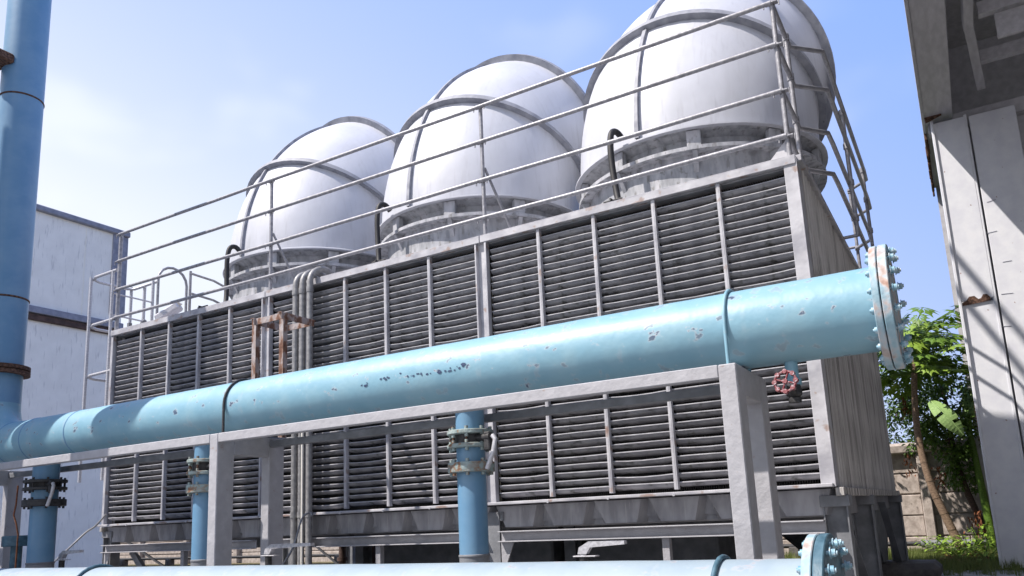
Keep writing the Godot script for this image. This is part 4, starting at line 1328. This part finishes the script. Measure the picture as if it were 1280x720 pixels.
func palm_leaf(r: float, sd: int) -> Geo:
	# deeply lobed papaya leaf lying in xz, stalk at the origin
	var g := Geo.new()
	var R := RandomNumberGenerator.new(); R.seed = sd
	for k in 9:
		var a := -2.5 + 5.0 * k / 8.0
		var l := r * (1.0 - .35 * absf(a) / 2.5) * R.randf_range(.88, 1.08)
		var d := Vector3(sin(a), 0, cos(a))
		var s := Vector3(cos(a), 0, -sin(a))
		var dr := -.22 * l
		var p0 := d * l * .12
		for side in [-1.0, 1.0]:
			var p1: Vector3 = d * l * .40 + s * side * l * .10 + Vector3.DOWN * l * .02
			var p2: Vector3 = d * l * .58 + s * side * l * .20 + Vector3.DOWN * l * .09
			var p3: Vector3 = d * l * .70 + s * side * l * .09 + Vector3.DOWN * l * .12
			var p4: Vector3 = d * l + Vector3.UP * dr
			var mid: Vector3 = d * l * .55 + Vector3.DOWN * l * .04
			g.flat(p0, p1, mid, Vector3.UP); g.flat(p1, p2, mid, Vector3.UP); g.flat(p2, p3, mid, Vector3.UP); g.flat(p3, p4, mid, Vector3.UP)
	return g

func build_plants() -> void:
	var g: Geo
	# papaya: leaning pale trunk, lobed leaves at the top
	var pa := thing("papaya_tree", "slender papaya tree with a leaning ringed trunk and lobed light green leaves", "tree", Vector3(.60, 0, -7.45))
	g = Geo.new()
	var tp := smooth_path([Vector3(0, 0, 0), Vector3(-.17, .55, .02), Vector3(-.33, 1.15, .04), Vector3(-.40, 1.9, .05), Vector3(-.33, 2.8, .08), Vector3(-.22, 3.42, .1)])
	for i in tp.size() - 1:
		var r0 := lerpf(.066, .035, float(i) / tp.size())
		var r1 := lerpf(.066, .035, float(i + 1) / tp.size())
		g.tube(tp[i], tp[i + 1], r0, 14, r1, false)
		if i % 2 == 0: g.tube(tp[i], tp[i] + (tp[i + 1] - tp[i]) * .12, r0 + .005, 14, r0 + .002, false)
	obj("trunk", g, M.bark, pa)
	var lm := [palm_leaf(.27, 1).mesh(), palm_leaf(.24, 2).mesh(), palm_leaf(.30, 3).mesh(), palm_leaf(.21, 4).mesh()]
	for k in 130:
		var a := rng.randf() * TAU
		var el := rng.randf_range(-.5, 1.1)
		var L := rng.randf_range(.35, 1.05)
		var o: Vector3 = tp[tp.size() - 1 - rng.randi() % 6]
		var tipv := o + Vector3(cos(a) * cos(el), sin(el) * .55, sin(a) * cos(el)) * L
		var pg := Geo.new()
		pg.path([o, (o + tipv) * .5 + Vector3(0, .05, 0), tipv], .008, 5)
		var lf := put("leaf", lm[k % 4], M.leaflight if rng.randf() < .45 else M.leaf, pa, Transform3D(Basis(Vector3.UP, PI * .5 - a + rng.randfn(0, .4)) * Basis(Vector3.RIGHT, rng.randf_range(.1, .8)), tipv))
		var stalk := obj("stalk", pg, M.leaf, lf)
		stalk.transform = lf.transform.affine_inverse()
	# creeper-covered tree with dark trunk
	var vt := thing("creeper_tree", "dark leafy tree hung with creepers and dead leaves beside the shed column", "tree", Vector3(1.02, 0, -8.15))
	g = Geo.new()
	tp = smooth_path([Vector3(0, 0, 0), Vector3(-.16, .5, 0), Vector3(-.32, 1.1, -.05), Vector3(-.4, 1.7, -.1), Vector3(-.38, 2.3, -.2)])
	for i in tp.size() - 1: g.tube(tp[i], tp[i + 1], lerpf(.055, .04, float(i) / tp.size()), 12, lerpf(.055, .04, float(i + 1) / tp.size()), false)
	for q in [[Vector3(-.4, 1.7, -.1), Vector3(-.95, 2.6, -.3)], [Vector3(-.38, 2.1, -.2), Vector3(.25, 2.9, -.4)], [Vector3(-.38, 2.3, -.2), Vector3(-.5, 3.1, -.3)], [Vector3(-.35, 1.4, -.1), Vector3(-.8, 2.0, -.2)]]:
		g.tube(q[0], q[1], .028, 8, .010)
	obj("trunk", g, M.barkdark, vt)
	var clumps := []
	for k in 56:
		var p := Vector3(rng.randf_range(-1.30, .75), rng.randf_range(1.75, 3.2), rng.randf_range(-1.1, .15))
		clumps.append([p, rng.randf_range(.16, .32)])
	for k in 13: clumps.append([Vector3(rng.randf_range(-.50, .02), rng.randf_range(.95, 1.7), rng.randf_range(-.3, .1)), rng.randf_range(.08, .17)])
	for k in 12: clumps.append([Vector3(rng.randf_range(-1.1, -.1), rng.randf_range(1.45, 2.4), rng.randf_range(.0, .4)), rng.randf_range(.12, .24)])
	var cg := Geo.new()
	var cl := Geo.new()
	for q in clumps:
		var nlf := int(130.0 * q[1] / .2)
		for k in nlf:
			var d := Vector3(rng.randfn(), rng.randfn() * .8, rng.randfn()).normalized() * pow(rng.randf(), .45)
			var at: Vector3 = q[0] + d * q[1]
			var dir := (d + Vector3(rng.randfn(), rng.randfn() - .7, rng.randfn()) * .6).normalized()
			var sz := rng.randf_range(.045, .095)
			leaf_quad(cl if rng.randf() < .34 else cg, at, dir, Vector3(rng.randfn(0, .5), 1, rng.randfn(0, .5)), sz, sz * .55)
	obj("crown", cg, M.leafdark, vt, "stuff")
	obj("lighter_leaves", cl, M.leaf, vt, "stuff")  # random share of the leaves in a lighter green
	g = Geo.new()
	for q in [Vector3(-1.03, 1.62, .2), Vector3(-.62, 1.40, .2), Vector3(-.98, 2.55, .2), Vector3(-.18, .72, .18), Vector3(-.28, .62, .18)]:
		for k in 34:
			var at: Vector3 = q + Vector3(rng.randfn(0, .045), -rng.randf() * .36, rng.randfn(0, .04))
			leaf_quad(g, at, Vector3(rng.randfn(0, .5), -1, rng.randfn(0, .5)), Vector3(rng.randfn(), rng.randfn(), 1), rng.randf_range(.05, .11), .025)
	obj("dead_leaves", g, M.deadleaf, vt, "stuff")
	# further bush masses behind the wall
	var bp := [[Vector3(-.55, 0, -9.9), 2.75, "dark bush showing over the wall beside the tower's end"], [Vector3(1.6, 0, -9.8), 3.3, "dense dark bush over the wall, half hidden by the shed column"]]
	for q in bp:
		var b := thing("bush", q[2], "bush", q[0], 0.0, "bushes behind the precast wall")
		g = Geo.new()
		for k in 5: g.tube(Vector3(0, 0, 0), Vector3(rng.randfn(0, .4), q[1] * .8, rng.randfn(0, .3)), .03, 8, .01)
		obj("stems", g, M.barkdark, b)
		g = Geo.new()
		for c2 in 26:
			var cc := Vector3(rng.randfn(0, .5), rng.randf_range(1.3, q[1]), rng.randfn(0, .35))
			for k in 110:
				var d := Vector3(rng.randfn(), rng.randfn(), rng.randfn()).normalized() * pow(rng.randf(), .5) * .32
				var sz := rng.randf_range(.06, .12)
				leaf_quad(g, cc + d, d + Vector3(0, -.1, 0), Vector3(rng.randfn(0, .4), 1, rng.randfn(0, .4)), sz, sz * .5)
		obj("foliage", g, M.leafdark, b, "stuff")
	# banana plant with one large torn leaf
	var bn := thing("banana_plant", "banana plant with one broad torn pale leaf hanging by the shed column", "plant", Vector3(.98, 0, -8.1))
	g = Geo.new(); g.tube(Vector3.ZERO, Vector3(-.10, 2.1, .05), .07, 14, .035)
	obj("stem", g, M.leaf, bn)
	for q in [[Vector3(-.53, 2.30, 1.25), Vector3(-.18, 1.76, 1.32), .125], [Vector3(-.08, 2.15, .05), Vector3(.55, 2.5, .0), .16], [Vector3(-.08, 2.15, .05), Vector3(.2, 2.9, -.6), .16]]:
		g = Geo.new()
		var a: Vector3 = q[0]
		var b: Vector3 = q[1]
		var d := (b - a).normalized()
		var s := d.cross(Vector3(0, .3, 1)).normalized()
		var nn := s.cross(d)
		var n := 14
		for i in n:
			var u0 := float(i) / n
			var u1 := float(i + 1) / n
			var w0: float = q[2] * pow(sin(PI * clampf(u0 * .9 + .07, 0, 1)), .7)
			var w1: float = q[2] * pow(sin(PI * clampf(u1 * .9 + .07, 0, 1)), .7)
			var p0 := a.lerp(b, u0) + nn * .10 * sin(PI * u0)
			var p1 := a.lerp(b, u1) + nn * .10 * sin(PI * u1)
			for sd in [-1.0, 1.0]:
				if (i == 5 and sd > 0.0) or (i == 9 and sd < 0.0): continue
				g.quad(p0, p1, p1 + s * sd * w1 - nn * .05, p0 + s * sd * w0 - nn * .05, nn)
		g.path([Vector3(-.10, 2.05, .05), a, a.lerp(b, .33) + nn * .09, a.lerp(b, .66) + nn * .09, b], .010, 6)
		obj("leaf", g, M.banana, bn)
	# leafy plants on the ground
	var spots := [[.18, -7.9, .30, "bright green leafy plant left of the papaya trunk's foot"], [.42, -7.2, .36, "yellow-green leafy plant in front of the papaya trunk"], [.66, -7.0, .34, "light green leafy plant at the foot of the dark creeper tree"], [.84, -7.6, .5, "tall feathery green plant between the two leaning trunks"], [.55, -6.6, .22, "low leafy plant nearest the concrete footing"], [.86, -6.2, .24, "low leafy plant against the base of the shed column"]]
	for q in spots:
		var p := thing("leafy_plant", q[3], "plant", Vector3(q[0], 0, q[1]), rng.randf() * TAU, "leafy plants at the foot of the trees")
		g = Geo.new()
		for k in 70:
			var a := rng.randf() * TAU
			var h: float = q[2] * rng.randf_range(.35, 1.0)
			var rr: float = rng.randf_range(.03, .26)
			var at := Vector3(cos(a) * rr, h, sin(a) * rr)
			leaf_quad(g, at, Vector3(cos(a), rng.randf_range(-.4, .5), sin(a)), Vector3.UP, rng.randf_range(.07, .16), rng.randf_range(.03, .06))
		obj("leaves", g, M.leaflight, p, "stuff")
		g = Geo.new()
		for k in 8:
			var a := TAU * k / 8.0
			g.path([Vector3(0, 0, 0), Vector3(cos(a) * .06, q[2] * .5, sin(a) * .06), Vector3(cos(a) * .18, q[2] * .9, sin(a) * .18)], .005, 4)
		obj("stems", g, M.leaf, p)
	g = Geo.new()
	for k in 180: leaf_quad(g, Vector3(rng.randf_range(.3, 1.0), .02 + rng.randf() * .08, rng.randf_range(-7.0, -6.0)), Vector3(rng.randfn(), .2, rng.randfn()), Vector3.UP, rng.randf_range(.06, .13), .04)
	var dl := obj("fallen_leaves", g, M.deadleaf, self, "stuff")
	tag(dl, "dry brown leaves scattered on the ground by the shed column", "leaves")
	# grass
	var gb := Geo.new()
	for k in 5:
		var a := TAU * k / 5.0
		var o := Vector3(cos(a), 0, sin(a)) * .02
		gb.flat(o, o + Vector3(.008, 0, .004), o * 2.4 + Vector3(0, .09 + .015 * k, 0), Vector3(0, .4, 1))
	var mm := MultiMesh.new()
	mm.transform_format = MultiMesh.TRANSFORM_3D
	mm.mesh = gb.mesh()
	mm.instance_count = 9000
	for i in 9000:
		var p := Vector3(rng.randf_range(-9.5, 2.5), 0, rng.randf_range(-8.8, -4.6))
		if i < 3500: p = Vector3(rng.randf_range(-.6, 1.2), 0, rng.randf_range(-8.8, -5.4))
		mm.set_instance_transform(i, Transform3D(Basis(Vector3.UP, rng.randf() * TAU).scaled(Vector3.ONE * rng.randf_range(.5, 1.2)), p))
	var mi := MultiMeshInstance3D.new()
	mi.name = "grass"
	mi.multimesh = mm
	mi.material_override = M.grass
	mi.set_meta("kind", "stuff")
	add_child(mi, true)
	tag(mi, "short rough grass along the foot of the precast wall", "grass")
